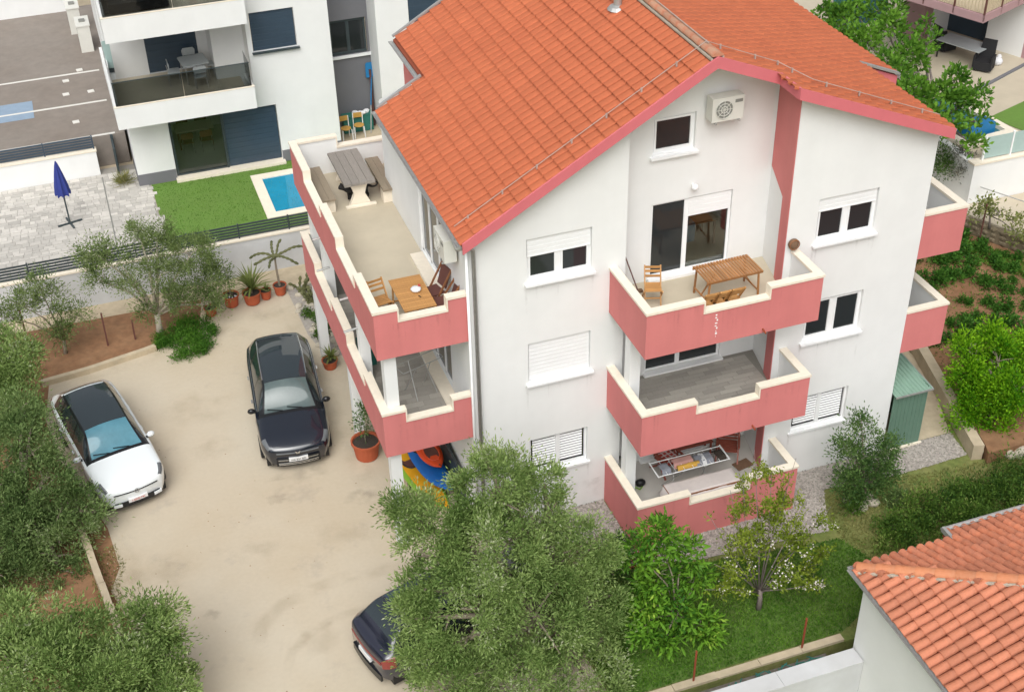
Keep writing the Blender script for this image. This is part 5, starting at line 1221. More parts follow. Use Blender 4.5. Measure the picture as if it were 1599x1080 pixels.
    p_ = front(-.26, .26, pz[0]-.04, pz[1]-.04, plate, 'number_plate', .035, nx=4)
    front(-.26, .26, .58, .69, plate, 'number_plate', .03, rear=True, nx=4); front(-.64, .64, .24, .44, 'car_black', 'rear_bumper', .02, rear=True); front(-.66, .66, .80, .86, 'red_lens', 'light_bar', .014, rear=True)
    y0 = L/2
    def txt(s_, size, m_, par, loc_, rot):
        cu = bpy.data.curves.new('lettering', 'FONT'); cu.body = s_; cu.size = size; cu.align_x = 'CENTER'; cu.align_y = 'CENTER'; cu.extrude = .002
        tmp = bpy.data.objects.new('tmp', cu); COL.objects.link(tmp); dg = bpy.context.evaluated_depsgraph_get(); me = bpy.data.meshes.new_from_object(tmp.evaluated_get(dg))
        bpy.data.objects.remove(tmp); me.materials.clear(); me.materials.append(MATS[m_]); o = bpy.data.objects.new('lettering', me); COL.objects.link(o); o.parent = par; o.location = loc_; o.rotation_euler = rot; return o
    if text: txt(text, .085, ptxt, p_, (0, y0+.040, pz[0]+.012), (PI/2, 0, PI))
    ez = .69 if paint == 'car_white' else .70
    if emblem == 'ring':
        mb = MB().use('chrome' if paint != 'car_white' else 'galv'); R_ = .062
        mb.tube([(R_*math.cos(a*PI/12), y0+.035, ez+R_*math.sin(a*PI/12)) for a in range(25)], .009, 5)
        pts = lambda *q: [(a*R_, y0+.036, ez+b*R_) for a, b in q]
        mb.tube(pts((-.38, .82), (0, .12), (.38, .82)), .008, 4); mb.tube(pts((-.8, .4), (-.4, -.75), (0, .0), (.4, -.75), (.8, .4)), .008, 4); mb.build('emblem', parent=t)
    elif emblem == 'angular':
        mb = MB().use('chrome'); 
        for sg in (1, -1): mb.prism([(0, y0+.03, ez-.03), (sg*.03, y0+.03, ez-.055), (sg*.075, y0+.03, ez+.04), (sg*.025, y0+.03, ez+.02)], (0, .015, 0))
        mb.build('emblem', parent=t)
    for sx in (-.35, .2): MB().use('car_black').beam((sx, L/2-(cowl+.06), 1.10), (sx+.42, L/2-(cowl+.13), 1.16), .018, .018).build('wiper', parent=t)
    return t
CAR_ROT = lambda fx, fy, rx, ry: (((fx+rx)/2, (fy+ry)/2, 0), math.atan2(fy-ry, fx-rx)-PI/2)
lc_, rz_ = CAR_ROT(-3.88, 3.98, -3.40, 9.3); car('black estate car with silver roof rails parked in the middle of the drive', 'car', lc_, rz_, 5.2, 2.0, 1.66, 'car_navy', 'car_glass', 'pale_shade', rails=True, text='MA 831 BD', emblem='angular')
lc_, rz_ = CAR_ROT(-8.22, 4.0, -9.32, 8.95); car('white hatchback car with a black glass roof parked beside the olive trees', 'car', lc_, rz_, 4.98, 1.94, 1.62, 'car_white', 'car_glass', 'sunshade', suv=False, plate='plate_white', text='1-EDB-741', emblem='ring', ptxt='plate_red')
lc_, rz_ = CAR_ROT(.62, -2.32, -3.85, -3.55); cr = car('dark blue car half hidden under the large olive tree, its rear showing', 'car', lc_, rz_, 4.8, 1.92, 1.6, 'car_blue', 'blue_shade', 'car_glass', suv=True, text='', emblem='')

# ================================================================== FURNITURE OF THE PINK HOUSE
def folding_chair(loc, rz, label, m='wood', group=None, back=True):
    t = thing('folding_chair', label, 'chair', loc, rz, group)
    for k in range(6): MB().use(m).box(-.2, .2, -.2+k*.068, -.142+k*.068, .43, .45).build('seat_slat', parent=t)
    for s in (-1, 1):
        MB().use(m).beam((s*.19, -.24, 0), (s*.19, .30, .88), .03, .045).build('leg', parent=t); MB().use(m).beam((s*.22, .24, 0), (s*.22, -.20, .44), .03, .045).build('leg', parent=t)
    for z in (.66, .76, .84): y = -.24+.54*z/.88; MB().use(m).beam((-.19, y-.01, z), (.19, y-.01, z), .015, .06).build('back_slat', parent=t)
    MB().use(m).beam((-.19, -.12, .2), (.19, -.12, .2), .025).build('stretcher', parent=t)
    return t
def slat_table(loc, rz, label, lx, ly, n, m='wood', h=.72, gap=.25):
    t = thing('wooden_table', label, 'table', loc, rz)
    pit = lx/n; sm = MB().use(m).box(-pit/2*(1-gap), pit/2*(1-gap), -ly/2, ly/2, h-.02, h).mesh('table_slat')
    for k in range(n): place(sm, 'table_slat', Matrix.Translation((-lx/2+pit*(k+.5), 0, 0)), t)
    for s in (-1, 1): MB().use(m).box(-lx/2, lx/2, s*(ly/2-.04)-.015, s*(ly/2-.04)+.015, h-.075, h-.022).build('rail', parent=t)
    for sx in (-1, 1):
        for sy in (-1, 1): MB().use(m).beam((sx*(lx/2-.06), sy*(ly/2-.07), 0), (sx*(lx/2-.1), sy*(ly/2-.07), h-.03), .04).build('leg', parent=t)
        MB().use(m).beam((sx*(lx/2-.07), -(ly/2-.07), .14), (sx*(lx/2-.07), ly/2-.07, .14), .03).build('stretcher', parent=t)
        MB().use(m).beam((sx*(lx/2-.07), 0, .14), (sx*.22*lx, 0, h-.06), .03).build('brace', parent=t)
    return t
F2 = 6.26
slat_table((6.34, -.62, F2), .02, 'slatted brown wooden table on the upper front balcony', 1.5, .82, 19, m='table_wood', gap=.3)
folding_chair((4.52, -.32, F2), -.35, 'wooden folding chair standing alone at the left of the slatted table')
for k, x in enumerate((5.40, 5.72, 6.03)):
    folding_chair((x, -1.42, F2), PI, ('left', 'middle', 'right')[k]+' one of three wooden folding chairs in front of the slatted table', group='chairs in front of the slatted table')
fc = thing('folded_chair', 'small folded wooden piece lying in the balcony corner by the parapet', 'chair', (4.32, -1.3, F2), .4)
MB().use('wood').beam((-.18, -.1, .03), (.12, .25, .05), .05, .04).build('leg', parent=fc); MB().use('wood').beam((.1, -.25, .03), (.02, .18, .07), .05, .04).build('leg', parent=fc); MB().use('wood').box(-.15, .2, -.02, .14, .08, .1).build('seat', parent=fc)
bm = thing('broom', 'thin dark stick leaning in the left corner of the upper balcony', 'stick', (4.3, .12, F2)); MB().use('dark_brown').tube([(.1, .1, 0), (-.25, .42, 1.2)], .016, 6).build('handle', parent=bm); MB().use('basket').box(.0, .2, .05, .15, 0, .06).build('brush', parent=bm)
slat_table((-1.03, 1.13, F2), PI/2, 'light brown wooden table at the front of the left terrace', 1.45, .78, 16, gap=.06)
orn = thing('ornament', 'small round glass ornament with red flower on the terrace table', 'ornament', (-.93, 1.15, F2+.723))
MB().use('cloth_white').lathe([(.05, 0), (.11, .03), (.13, .07), (.1, .1), (.03, .11)], (0, 0, 0), 12).build('bowl', parent=orn, smooth=True); MB().use('plaid').ball((.1, .05, .11), .035).build('flower', parent=orn)
pen = MB().use('black').tube([(0, 0, 0), (.03, -.09, .005)], .012, 5).build('lighter', loc=(-.93, .93, F2+.735), label='small dark lighter lying beside the ornament on the terrace table', cat='lighter')
folding_chair((-1.72, 1.5, F2), .2, 'light wooden folding chair between the terrace table and the parapet')
def brown_chair(loc, rz, label):
    t = thing('folding_chair', label, 'chair', loc, rz)
    MB().use('dark_brown').box(-.22, .22, -.2, .2, .42, .45).build('seat', parent=t); MB().use('dark_brown').prism([(-.2, .22, .5), (.2, .22, .5), (.2, .38, .98), (-.2, .38, .98)], (0, .02, 0)).build('backrest', parent=t)
    for s in (-1, 1): MB().use('brown_wood').beam((s*.22, -.24, 0), (s*.22, .4, 1.0), .03, .045).build('leg', parent=t); MB().use('brown_wood').beam((s*.25, .25, 0), (s*.25, -.2, .43), .03, .045).build('leg', parent=t)
    return t
brown_chair((-.42, 1.45, F2), -PI/2+.25, 'dark brown folding chair at the terrace table, the one farther back'); brown_chair((-.33, .92, F2), -PI/2-.1, 'dark brown folding chair with tall back beside the terrace table'); brown_chair((-.28, .5, F2), -PI/2-.35, 'dark brown folding chair tucked in the terrace corner by the downpipe')
# stone legged table with two benches and a dog
tb = thing('stone_table', 'long weathered grey table on white stone legs at the back of the terrace', 'table', (-.86, 7.8, F2), .0)
for k in range(4): MB().use('grey_wood').box(-.43+k*.215+.004, -.215+k*.215-.004, -1.02, 1.02, .69, .76).build('table_board', parent=tb)
for y in (-.78, .78):
    pol = [(-.3, .0), (.3, .0), (.24, .14), (.15, .34), (.2, .52), (.27, .685), (-.27, .685), (-.2, .52), (-.15, .34), (-.24, .14)]
    MB().use('cream_stone').prism([(x, y-.06, z) for x, z in pol], (0, .12, 0)).build('stone_leg', parent=tb)
MB().use('cream_stone').box(-.42, .42, -.98, -.86, .002, .05).build('foot_slab', parent=tb)
for x, lab in ((-.07, 'weathered wooden bench between the stone table and the house wall'), (-1.75, 'weathered wooden bench between the stone table and the pink parapet')):
    bn = thing('stone_bench', lab, 'bench', (x, 7.72, F2))
    for k in (0, 1): MB().use('bench_wood').box(-.19+.19*k+.003, .19*k-.003, -1.0, 1.0, .39, .45).build('bench_board', parent=bn)
    for y in (-.75, .75): MB().use('cream_stone').box(-.17, .17, y-.16, y+.16, 0, .388).build('stone_leg', parent=bn)
dg = thing('dog', 'black dog with curled tail standing under the stone table', 'dog', (-.86, 7.28, F2), .12)
def skin(name, par, pts, rad, edges, m, sub=2):
    me = bpy.data.meshes.new(name); me.from_pydata(pts, edges, []); me.materials.append(MATS[m]); o = bpy.data.objects.new(name, me); COL.objects.link(o); o.parent = par
    o.modifiers.new('skin', 'SKIN'); sv = me.skin_vertices[0].data
    for i, r in enumerate(rad): sv[i].radius = (r, r)
    sv[0].use_root = True; s = o.modifiers.new('sub', 'SUBSURF'); s.levels = s.render_levels = sub
    dgp = bpy.context.evaluated_depsgraph_get(); m2 = bpy.data.meshes.new_from_object(o.evaluated_get(dgp)); o.modifiers.clear(); o.data = m2
    m2.materials.clear(); m2.materials.append(MATS[m]); m2.polygons.foreach_set('use_smooth', [True]*len(m2.polygons)); return o
P_ = [(.18, 0, .36), (0, 0, .37), (-.2, 0, .38), (-.36, 0, .47), (-.43, 0, .50), (-.53, 0, .46), (.24, .07, .24), (.29, .07, .12), (.26, .07, .02), (.24, -.07, .24), (.29, -.07, .12), (.26, -.07, .02),
      (-.22, .07, .22), (-.23, .07, .1), (-.24, .07, .02), (-.22, -.07, .22), (-.23, -.07, .1), (-.24, -.07, .02), (.32, 0, .37), (.44, -.03, .30), (.54, -.06, .32), (.6, -.06, .39), (.53, -.05, .45), (.47, -.05, .42), (-.42, .06, .59), (-.42, -.06, .59)]
R_ = [.10, .11, .12, .08, .075, .035, .055, .032, .028, .055, .032, .028, .05, .03, .028, .05, .03, .028, .05, .03, .027, .025, .023, .018, .02, .02]
E_ = [(0, 1), (1, 2), (2, 3), (3, 4), (4, 5), (0, 6), (6, 7), (7, 8), (0, 9), (9, 10), (10, 11), (2, 12), (12, 13), (13, 14), (2, 15), (15, 16), (16, 17), (0, 18), (18, 19), (19, 20), (20, 21), (21, 22), (22, 23), (4, 24), (4, 25)]
skin('body', dg, P_, R_, E_, 'fur')
# bottom balcony: clothes rack, covered table, chairs, bags
F0 = .46
rk = thing('drying_rack', 'white clothes rack with hanging laundry on the bottom balcony', 'drying rack', (5.55, -.88, F0), .0)
fr_ = MB().use('white_trim')
for s in (-1, 1): fr_.tube([(-1.02, s*.28, .93), (1.02, s*.28, .93)], .014, 5)
for k in range(9): fr_.tube([(-1.0+k*.25, -.28, .93), (-1.0+k*.25, .28, .93)], .007, 4)
for s in (-1, 1): fr_.tube([(s*1.02, -.3, .93), (s*1.02, .3, .95)], .018, 5)
fr_.build('frame', parent=rk)
for s in (-1, 1):
    MB().use('galv').tube([(s*.6, -.35, 0), (s*.3, .3, .92)], .013, 5).build('leg', parent=rk); MB().use('galv').tube([(s*.6, .35, 0), (s*.3, -.3, .92)], .013, 5).build('leg', parent=rk)
for nm, m_, x0, x1, y0, y1 in (('towel', 'cloth_pink', -.45, .1, -.05, .27), ('towel', 'cloth_yellow', -.4, .22, -.16, -.06), ('trousers', 'cloth_grey', .15, .62, -.2, .22), ('shirt', 'dark_soil', .72, .98, -.22, .2), ('sock', 'cloth_white', .3, .42, -.22, .25), ('towel', 'cloth_grey', -.85, -.6, -.2, .2)):
    rgc = random.Random(hash(nm+m_) % 999 if False else int(x0*100)+300); V = []; nx, ny = 7, 6
    for a in range(nx+1):
        for b in range(ny+1): V.append((x0+(x1-x0)*a/nx, y0+(y1-y0)*b/ny, .955+rgc.uniform(-.006, .02)-(.12 if b in (0, ny) else 0)))
    MB().use(m_).add(V, [(a*(ny+1)+b, (a+1)*(ny+1)+b, (a+1)*(ny+1)+b+1, a*(ny+1)+b+1) for a in range(nx) for b in range(ny)]).build(nm, loc=(5.55, -.88, F0), smooth=True, label={'cloth_pink': 'pink towel drying on the rack on the bottom balcony', 'cloth_yellow': 'yellow towel drying across the middle of the clothes rack', 'cloth_grey': 'grey trousers drying on the right half of the clothes rack' if x0 > 0 else 'grey cloth drying at the left end of the clothes rack', 'dark_soil': 'dark shirt drying at the right end of the clothes rack', 'cloth_white': 'white sock hanging between the grey trousers on the rack'}[m_], cat='laundry')
ct = thing('covered_table', 'low table under a pale cloth in front of the clothes rack', 'table', (5.62, -1.5, F0))
V = []; nx, ny = 18, 10
for a in range(nx+1):
    for b in range(ny+1):
        x = -1.08+2.16*a/nx; y = -.33+.66*b/ny; ed = max(abs(x)/1.08, abs(y)/.33); V.append((x, y, .70+.008*math.sin(7*x+3*y)-(.25+.05*math.sin(11*x) if ed > .93 else 0)))
MB().use('cloth_pale').add(V, [(a*(ny+1)+b, (a+1)*(ny+1)+b, (a+1)*(ny+1)+b+1, a*(ny+1)+b+1) for a in range(nx) for b in range(ny)]).build('tablecloth', parent=ct, smooth=True)
MB().use('brown_wood').box(-.98, .98, -.28, .28, .62, .68).build('tabletop', parent=ct)
for sx in (-.9, .9):
    for sy in (-.24, .24): MB().use('brown_wood').beam((sx, sy, 0), (sx, sy, .62), .045).build('leg', parent=ct)
def lounge(loc, rz, label, cush=None):
    t = thing('wooden_armchair', label, 'armchair', loc, rz)
    for k in range(5): MB().use('red_wood').box(-.26, .26, -.26+k*.105, -.17+k*.105, .38, .41).build('seat_slat', parent=t)
    for k in range(6): z = .46+k*.09; MB().use('red_wood').beam((-.26, .27+.03*k, z), (.26, .27+.03*k, z), .02, .07).build('back_slat', parent=t)
    for s in (-1, 1):
        MB().use('red_wood').beam((s*.29, -.3, 0), (s*.29, .48, 1.0), .04, .05).build('leg', parent=t); MB().use('red_wood').beam((s*.29, .36, 0), (s*.29, -.28, .58), .04, .05).build('leg', parent=t); MB().use('red_wood').box(s*.29-.03, s*.29+.03, -.3, .34, .585, .61).build('armrest', parent=t)
    if cush:
        c = thing('cushion', cush, 'cushion', (loc[0], loc[1], loc[2]+.415), rz); MB().use('plaid').box(-.24, .24, -.24, .24, 0, .06).build('pad', parent=c)
        for k in range(4): MB().use('cloth_pale').box(-.2+k*.13, -.17+k*.13, -.235, .235, .061, .064).build('stripe', parent=c); MB().use('cloth_pale').box(-.235, .235, -.2+k*.13, -.17+k*.13, .0645, .067).build('stripe', parent=c)
    return t
lounge((5.35, -.02, F0), .25, 'reddish wooden armchair with a plaid cushion on the bottom balcony', 'red and white plaid cushion on the wooden armchair'); lounge((7.1, -.1, F0), -.5, 'reddish wooden armchair with slatted back at the right of the clothes rack')
bg_ = thing('bench', 'reddish wooden bench against the wall behind the clothes rack', 'bench', (6.25, .36, F0))
for k in range(3): MB().use('red_wood').box(-.55, .55, -.2+k*.13, -.09+k*.13, .40, .43).build('seat_slat', parent=bg_)
for s in (-.5, .5):
    for y in (-.16, .16): MB().use('red_wood').beam((s, y, 0), (s, y, .4), .045).build('leg', parent=bg_)
b1 = MB().use('black').ball((0, 0, .11), .15, .11, .11, 9, 6).build('black_bag', loc=(4.42, -.35, F0), smooth=True, label='black bag on the floor near the balcony column', cat='bag')
b2 = MB().use('cloth_white').ball((0, 0, .16), .13, .13, .16, 9, 6).build('white_bag', loc=(4.25, -.15, F0), smooth=True, label='white bag on the floor behind the black bag', cat='bag')
gs = thing('garden_tool', 'yellow green cord lying on the balcony floor beside the bags', 'cord', (4.15, -.45, F0)); MB().use('kayak_green').tube([(0, 0, .02), (.12, .06, .03), (.2, -.05, .02), (.3, .02, .03), (.2, .1, .02)], .018, 5).build('cord', parent=gs)
gb = thing('grey_drum', 'dark grey drum standing behind the balcony column', 'drum', (4.05, .1, F0)); MB().use('ac_grey').lathe([(.17, 0), (.2, .03), (.2, .6), (.17, .66), (0, .67)], (0, 0, 0), 14).build('drum', parent=gb, smooth=True)
mt = thing('floor_mat', 'brown mat on the bottom balcony floor near the pink pillar', 'mat', (7.35, -.55, F0), .2); MB().use('basket').box(-.25, .25, -.16, .16, .003, .02).build('mat', parent=mt)
# middle terrace bits
rk2 = thing('drying_stand', 'folded grey clothes stand at the back of the middle left terrace', 'drying rack', (-.75, 1.9, 3.37), .3)
for s in (-1, 1): MB().use('galv').tube([(s*.3, -.2, 0), (s*.2, .3, .95)], .012, 5).build('leg', parent=rk2); MB().use('galv').tube([(s*.3, .4, 0), (s*.2, -.1, .95)], .012, 5).build('leg', parent=rk2)
MB().use('galv').tube([(-.6, -.1, .95), (.6, -.1, .95), (.6, .3, .95), (-.6, .3, .95), (-.6, -.1, .95)], .012, 5).build('frame', parent=rk2)
gc = MB().use('net').box(-.18, .18, -.35, .35, .003, .5).build('green_crate', loc=(-1.72, 3.9, 3.37), label='dark green crate behind the parapet of the middle left terrace', cat='crate')
# kayaks under the terrace
def kayak(label, loc, rz, L, Wd, m, m2, tilt=0):
    t = thing('kayak', label, 'kayak', loc, rz); t.rotation_euler = (tilt, 0, rz)
    xs = np.linspace(-1, 1, 25); V = []; n = 14
    for a in xs:
        wv = Wd/2*max(.03, (1-abs(a)**2.4)); rock = .16*abs(a)**3; hh = .15*max(.15, 1-abs(a)**4)
        for k in range(n):
            q = 2*PI*k/n; c_, s_ = math.cos(q), math.sin(q); V.append((wv*abs(c_)**.8*(1 if c_ > 0 else -1), a*L/2, .2+rock+hh*(s_ if s_ < 0 else s_*.55)))
    F = [(i*n+k, i*n+(k+1) % n, (i+1)*n+(k+1) % n, (i+1)*n+k) for i in range(24) for k in range(n)]+[tuple(range(n)), tuple(range(24*n, 25*n))]
    mb = MB().use(m).add(V, F); mb.use(m2)
    if m2 != m: mb.mi = [mb.names.index(m2) if (f[0] % n) in (0, 1, 5, 6) and f[0] < 24*n else 0 for f in mb.f]
    mb.build('hull', parent=t, smooth=True)
    for y in ((-.35, .75) if m == 'kayak_red' else (.75,)):
        rim = MB().use('black' if m != 'kayak_red' else m).tube([(.2*math.cos(a*PI/10), y+.38*math.sin(a*PI/10), .30) for a in range(21)], .022, 5); rim.build('cockpit_rim', parent=t)
        MB().use('dark_brown').poly([(.19*math.cos(a*PI/8), y+.36*math.sin(a*PI/8), .292) for a in range(16)]).build('seat_well', parent=t)
    MB().use('black').tube([(0, -L/2+.12, .36), (0, -L/2+.02, .40), (0, -L/2+.14, .33)], .012, 5).build('toggle', parent=t)
    return t
kayak('yellow and green kayak lying lowest under the left terrace', (-.90, 2.35, .0), .20, 3.3, .78, 'kayak_yellow', 'kayak_green')
kayak('blue kayak lying on the yellow kayak', (-.62, 2.45, .34), .16, 2.9, .72, 'kayak_blue', 'kayak_blue')
kayak('red orange kayak on top of the blue kayak', (-.55, 2.75, .66), .06, 2.2, .66, 'kayak_red', 'kayak_red')
sb = thing('storage_board', 'dark board leaning on the wall beside the kayaks', 'board', (-.12, 1.9, 0)); MB().use('dark_metal').box(-.04, .04, -.9, .9, 0, 1.25).build('board', parent=sb)
sd2 = MB().use('rubber').tube([(0, 0, .1), (.05, .2, .12), (.02, .35, .1)], .06, 7).build('trolley_wheel', loc=(-1.25, 2.0, 0), label='small dark trolley wheel beside the yellow kayak', cat='wheel')
# ================================================================== TREES AND SHRUBS
def cl(lst, mode='y'):
    o = []
    for u, v_, d, r in lst:
        p = px(u, v_, y=d) if mode == 'y' else px(u, v_, z=d); o.append((p.x, p.y, p.z, r))
    return o
tree('olive_tree', 'large bushy olive tree in front of the pink house, over the dark blue car', (.25, -4.75, 0),
     cl([(765, 765, -3.6, .85), (830, 800, -3.8, .85), (760, 720, -3.2, .35), (800, 735, -3.3, .4), (850, 755, -3.5, .45), (690, 830, -3.9, .75), (640, 800, -3.4, .42), (625, 790, -3.3, .25), (655, 860, -3.9, .5), (770, 870, -4.6, 1.1), (870, 870, -4.4, 1.0), (925, 850, -4.5, .6),
         (720, 950, -5.0, 1.05), (830, 960, -5.2, 1.2), (920, 950, -5.1, .78), (665, 920, -4.4, .6), (640, 965, -4.8, .4), (660, 1020, -5.1, .6), (710, 1060, -5.4, .9), (800, 1060, -5.7, 1.1), (910, 1050, -5.5, .9), (952, 930, -4.9, .35), (945, 1000, -5.3, .42)]),
     560, 175, .10, .033, 'olive_leaf', 1, trunk_h=1.5, tr0=.22, tr=.25, inner=.74, spread=.75)
tree('olive_tree', 'dense olive tree at the left edge, between the white car and the planting bed', (-11.4, 8.8, 0),
     cl([(15, 560, 9.0, .75), (35, 595, 8.6, .45), (-25, 590, 8.8, .9), (15, 640, 8.0, .8), (30, 545, 9.3, .35), (-10, 530, 9.4, .5)]), 170, 130, .105, .033, 'olive_leaf', 2, tr=.28, spread=.75, trunk_h=.9)
tree('olive_tree', 'broad dark olive tree left of the white car, above the low cream wall', (-11.0, 4.0, 0),
     cl([(45, 690, 5.0, .85), (80, 730, 4.5, .52), (122, 790, 3.7, .52), (60, 780, 4, 1.0), (10, 720, 5, 1), (25, 830, 3.4, 1.05), (95, 840, 3.1, .85), (40, 900, 2.4, .85), (105, 905, 2.2, .5), (-30, 800, 4, 1.1), (150, 800, 3.4, .22), (30, 640, 5.8, .5), (-20, 900, 2.2, .9)]),
     340, 150, .105, .034, 'dark_leaf', 3, tr=.27, inner=.7, spread=.75, trunk_h=.9, tr0=.2)
tree('olive_tree', 'olive tree with pale shoots at the lower left corner, across the low cream wall', (-9.9, -3.5, 0),
     cl([(60, 990, -2.6, .85), (140, 1010, -2.9, .8), (215, 985, -2.8, .6), (245, 1030, -3.3, .6), (170, 1060, -3.8, .95), (80, 1070, -3.8, 1.1), (10, 1040, -3.4, 1), (262, 952, -2.6, .22), (268, 990, -2.8, .22), (20, 975, -2.4, .6), (280, 1060, -3.6, .4), (230, 950, -2.5, .35), (240, 1090, -4.2, .8), (110, 960, -2.4, .3)]),
     330, 150, .11, .034, 'olive_leaf', 4, tr=.27, inner=.7, spread=.75, trunk_h=.9)
tree('olive_tree', 'round olive tree with forked pale trunk in the red soil bed', (-6.66, 12.25, 0),
     cl([(148, 395, 12.3, .4), (185, 410, 12.2, .5), (245, 370, 12.4, .55), (215, 355, 12.5, .35), (300, 395, 12.3, .65), (335, 435, 12.2, .5), (250, 430, 12.0, .6), (205, 445, 12, .35), (285, 465, 11.9, .55), (325, 475, 12, .35), (150, 435, 12.2, .35), (230, 485, 11.8, .32)]),
     190, 110, .095, .03, 'olive_pale', 5, tr=.26, spread=.75, trunk_h=.75, tr0=.11, bark='stone')
tree('olive_tree', 'thin young olive tree at the left end of the red soil bed', (-9.6, 12.2, 0),
     cl([(60, 445, 12.4, .4), (30, 475, 12.3, .5), (80, 470, 12.2, .4), (122, 490, 12.3, .35), (92, 515, 12, .35), (10, 495, 12.2, .35)]), 70, 95, .095, .03, 'olive_pale', 6, tr=.26, spread=.75, trunk_h=.5, tr0=.06)
# loquat: small leaves joined in the crown, the large outer leaves one by one
lq = cl([(1030, 840, -4.6, .5), (1000, 868, -4.7, .4), (1070, 862, -4.6, .45), (1030, 910, -4.8, .55), (1085, 900, -4.7, .35), (1010, 950, -5.1, .4), (1060, 955, -5.3, .45), (1100, 978, -5.4, .4), (1040, 1000, -5.5, .35), (1000, 985, -5.4, .3)])
tl = tree('loquat_tree', 'loquat tree with large glossy leaves in front of the bottom balcony corner', (3.2, -5.1, 0), lq, 330, 13, .165, .055, 'loquat_leaf', 7, tr=.17, inner=.3, trunk_h=.9, tr0=.06, spread=.7, up=.1, fold=.12)
lfm = MB().use('loquat_leaf').add([(0, 0, 0), (.07, .032, -.008), (.17, .034, -.012), (.25, 0, -.03), (.17, -.034, -.012), (.07, -.032, -.008), (.12, 0, .012)], [(0, 6, 1), (1, 6, 2), (2, 6, 3), (3, 6, 4), (4, 6, 5), (5, 6, 0)]).mesh('leaf')
rgl = random.Random(9)
for k in range(220):
    c = lq[rgl.randrange(len(lq))]; d = Vector((rgl.gauss(0, 1)-.2, rgl.gauss(0, 1)-.6, rgl.gauss(0, .8)+.5)).normalized()
    p = Vector(c[:3])+d*c[3]*rgl.uniform(.85, 1.1)-Vector(tl.location)
    ld = (d+Vector((rgl.gauss(0, .6), rgl.gauss(0, .6), rgl.gauss(0, .3)))).normalized()
    place(lfm, 'leaf', Matrix.Translation(p) @ ld.to_track_quat('X', 'Z').to_matrix().to_4x4() @ Matrix.Rotation(rgl.uniform(-.6, .6), 4, 'X'), tl)
tree('shrub', 'dark green shrub at the front corner of the bottom balcony beside the loquat', (2.6, -2.9, 0), cl([(965, 860, -3.0, .3), (975, 885, -3.2, .3), (985, 845, -2.8, .2)]), 50, 40, .10, .035, 'shrub_leaf', 8, tr=.18, trunk_h=.3, tr0=.03, cat='shrub')
rdp = tree('shrub', 'small reddish plant at the foot of the bottom balcony corner', (3.0, -3.3, 0), cl([(1010, 868, -3.3, .16), (1000, 880, -3.4, .12)]), 14, 26, .10, .03, 'plaid', 18, tr=.12, trunk_h=.2, tr0=.02, cat='shrub')
# flowering cherry: open upright branches, young leaves, blossom
ch = thing('cherry_tree', 'open cherry tree in blossom in front of the bottom balcony', 'tree', (5.5, -5.0, 0)); bq = Vector((5.5, -5.0, 0))
tips = [px(u, v_, y=d)-bq for u, v_, d in ((1140, 765, -4.4), (1178, 700, -4.2), (1205, 735, -4.5), (1243, 715, -4.4), (1268, 760, -4.6), (1298, 790, -4.5), (1105, 800, -4.4), (1300, 855, -4.9), (1115, 880, -5.2), (1285, 910, -5.4), (1190, 800, -4.7), (1160, 740, -4.2), (1225, 770, -4.3), (1100, 920, -5.4), (1240, 900, -5.6), (1150, 840, -4.9), (1265, 830, -4.8))]
rgc = random.Random(31); mb = MB().use('grey_bark'); mb.tube([(0, 0, -.05), (.02, .02, .35), (0, .05, .6)], [.075, .06, .055], 8); seg = []
for k, tp in enumerate(tips):
    s = Vector((0, .05, .35+.05*(k % 5))); m1 = s.lerp(tp, .45)+Vector((rgc.uniform(-.15, .15), rgc.uniform(-.15, .15), .1)); mb.tube([s, m1, tp], [.022, .013, .005], 6); seg.append((m1, tp))
    for j in range(6):
        a = m1.lerp(tp, rgc.uniform(0, .8)); b = a+Vector((rgc.uniform(-.45, .45), rgc.uniform(-.45, .45), rgc.uniform(0, .45))); mb.tube([a, b], [.006, .003], 4); seg.append((a, b))
mb.build('trunk', parent=ch, smooth=True)
def along(name, segs, n, rad, L, W, m, seed, par, filt=None):
    rng = np.random.default_rng(seed); k = rng.integers(0, len(segs), n); f = rng.random(n)[:, None]; A = np.array([segs[i][0] for i in k]); B = np.array([segs[i][1] for i in k])
    T = A+(B-A)*f; g = 9; C = np.repeat(T, g, 0)+rng.normal(size=(n*g, 3))*rad; D = unit(rng.normal(size=(n*g, 3))+np.array([0, 0, .2])); V, F = leaf_arrays(C, D, L, W, rng)
    o = bpy.data.objects.new(name, arr_mesh(name, V, F, m)); COL.objects.link(o); o.parent = par; return o
along('crown', seg, 640, .065, .10, .045, 'cherry_leaf', 41, ch)
along('blossom', [s for s in seg if s[1].z < 2.2 or s[0].x > 1.0], 62, .05, .05, .045, 'blossom', 42, ch)
tree('shrub', 'dark green shrub on a stone ring between the house corner and the garden', (9.95, -2.5, 0), cl([(1350, 670, -2.4, .33), (1330, 712, -2.5, .42), (1375, 712, -2.4, .42), (1350, 752, -2.5, .48), (1322, 755, -2.6, .33), (1388, 690, -2.3, .22), (1345, 655, -2.4, .18), (1385, 745, -2.4, .3), (1315, 690, -2.4, .2)]), 190, 46, .085, .034, 'shrub_leaf', 9, tr=.2, trunk_h=.35, tr0=.06, cat='shrub')
tree('citrus_tree', 'dense bright green tree at the right edge of the vegetable garden', (15.3, -1.1, GZ), cl([(1545, 560, -.3, .7), (1595, 560, -.1, .75), (1508, 585, -.4, .45), (1540, 625, -.9, .75), (1595, 630, -.7, .8), (1545, 668, -1.3, .5), (1510, 545, 0, .35), (1640, 600, -.5, .9), (1508, 640, -.9, .45), (1590, 680, -1.3, .5), (1550, 530, .1, .4), (1596, 612, -1.6, .5), (1570, 600, -1.2, .45)]),
     250, 130, .11, .05, 'bright_leaf', 10, tr=.25, spread=.7, inner=.72, trunk_h=.7, tr0=.12)
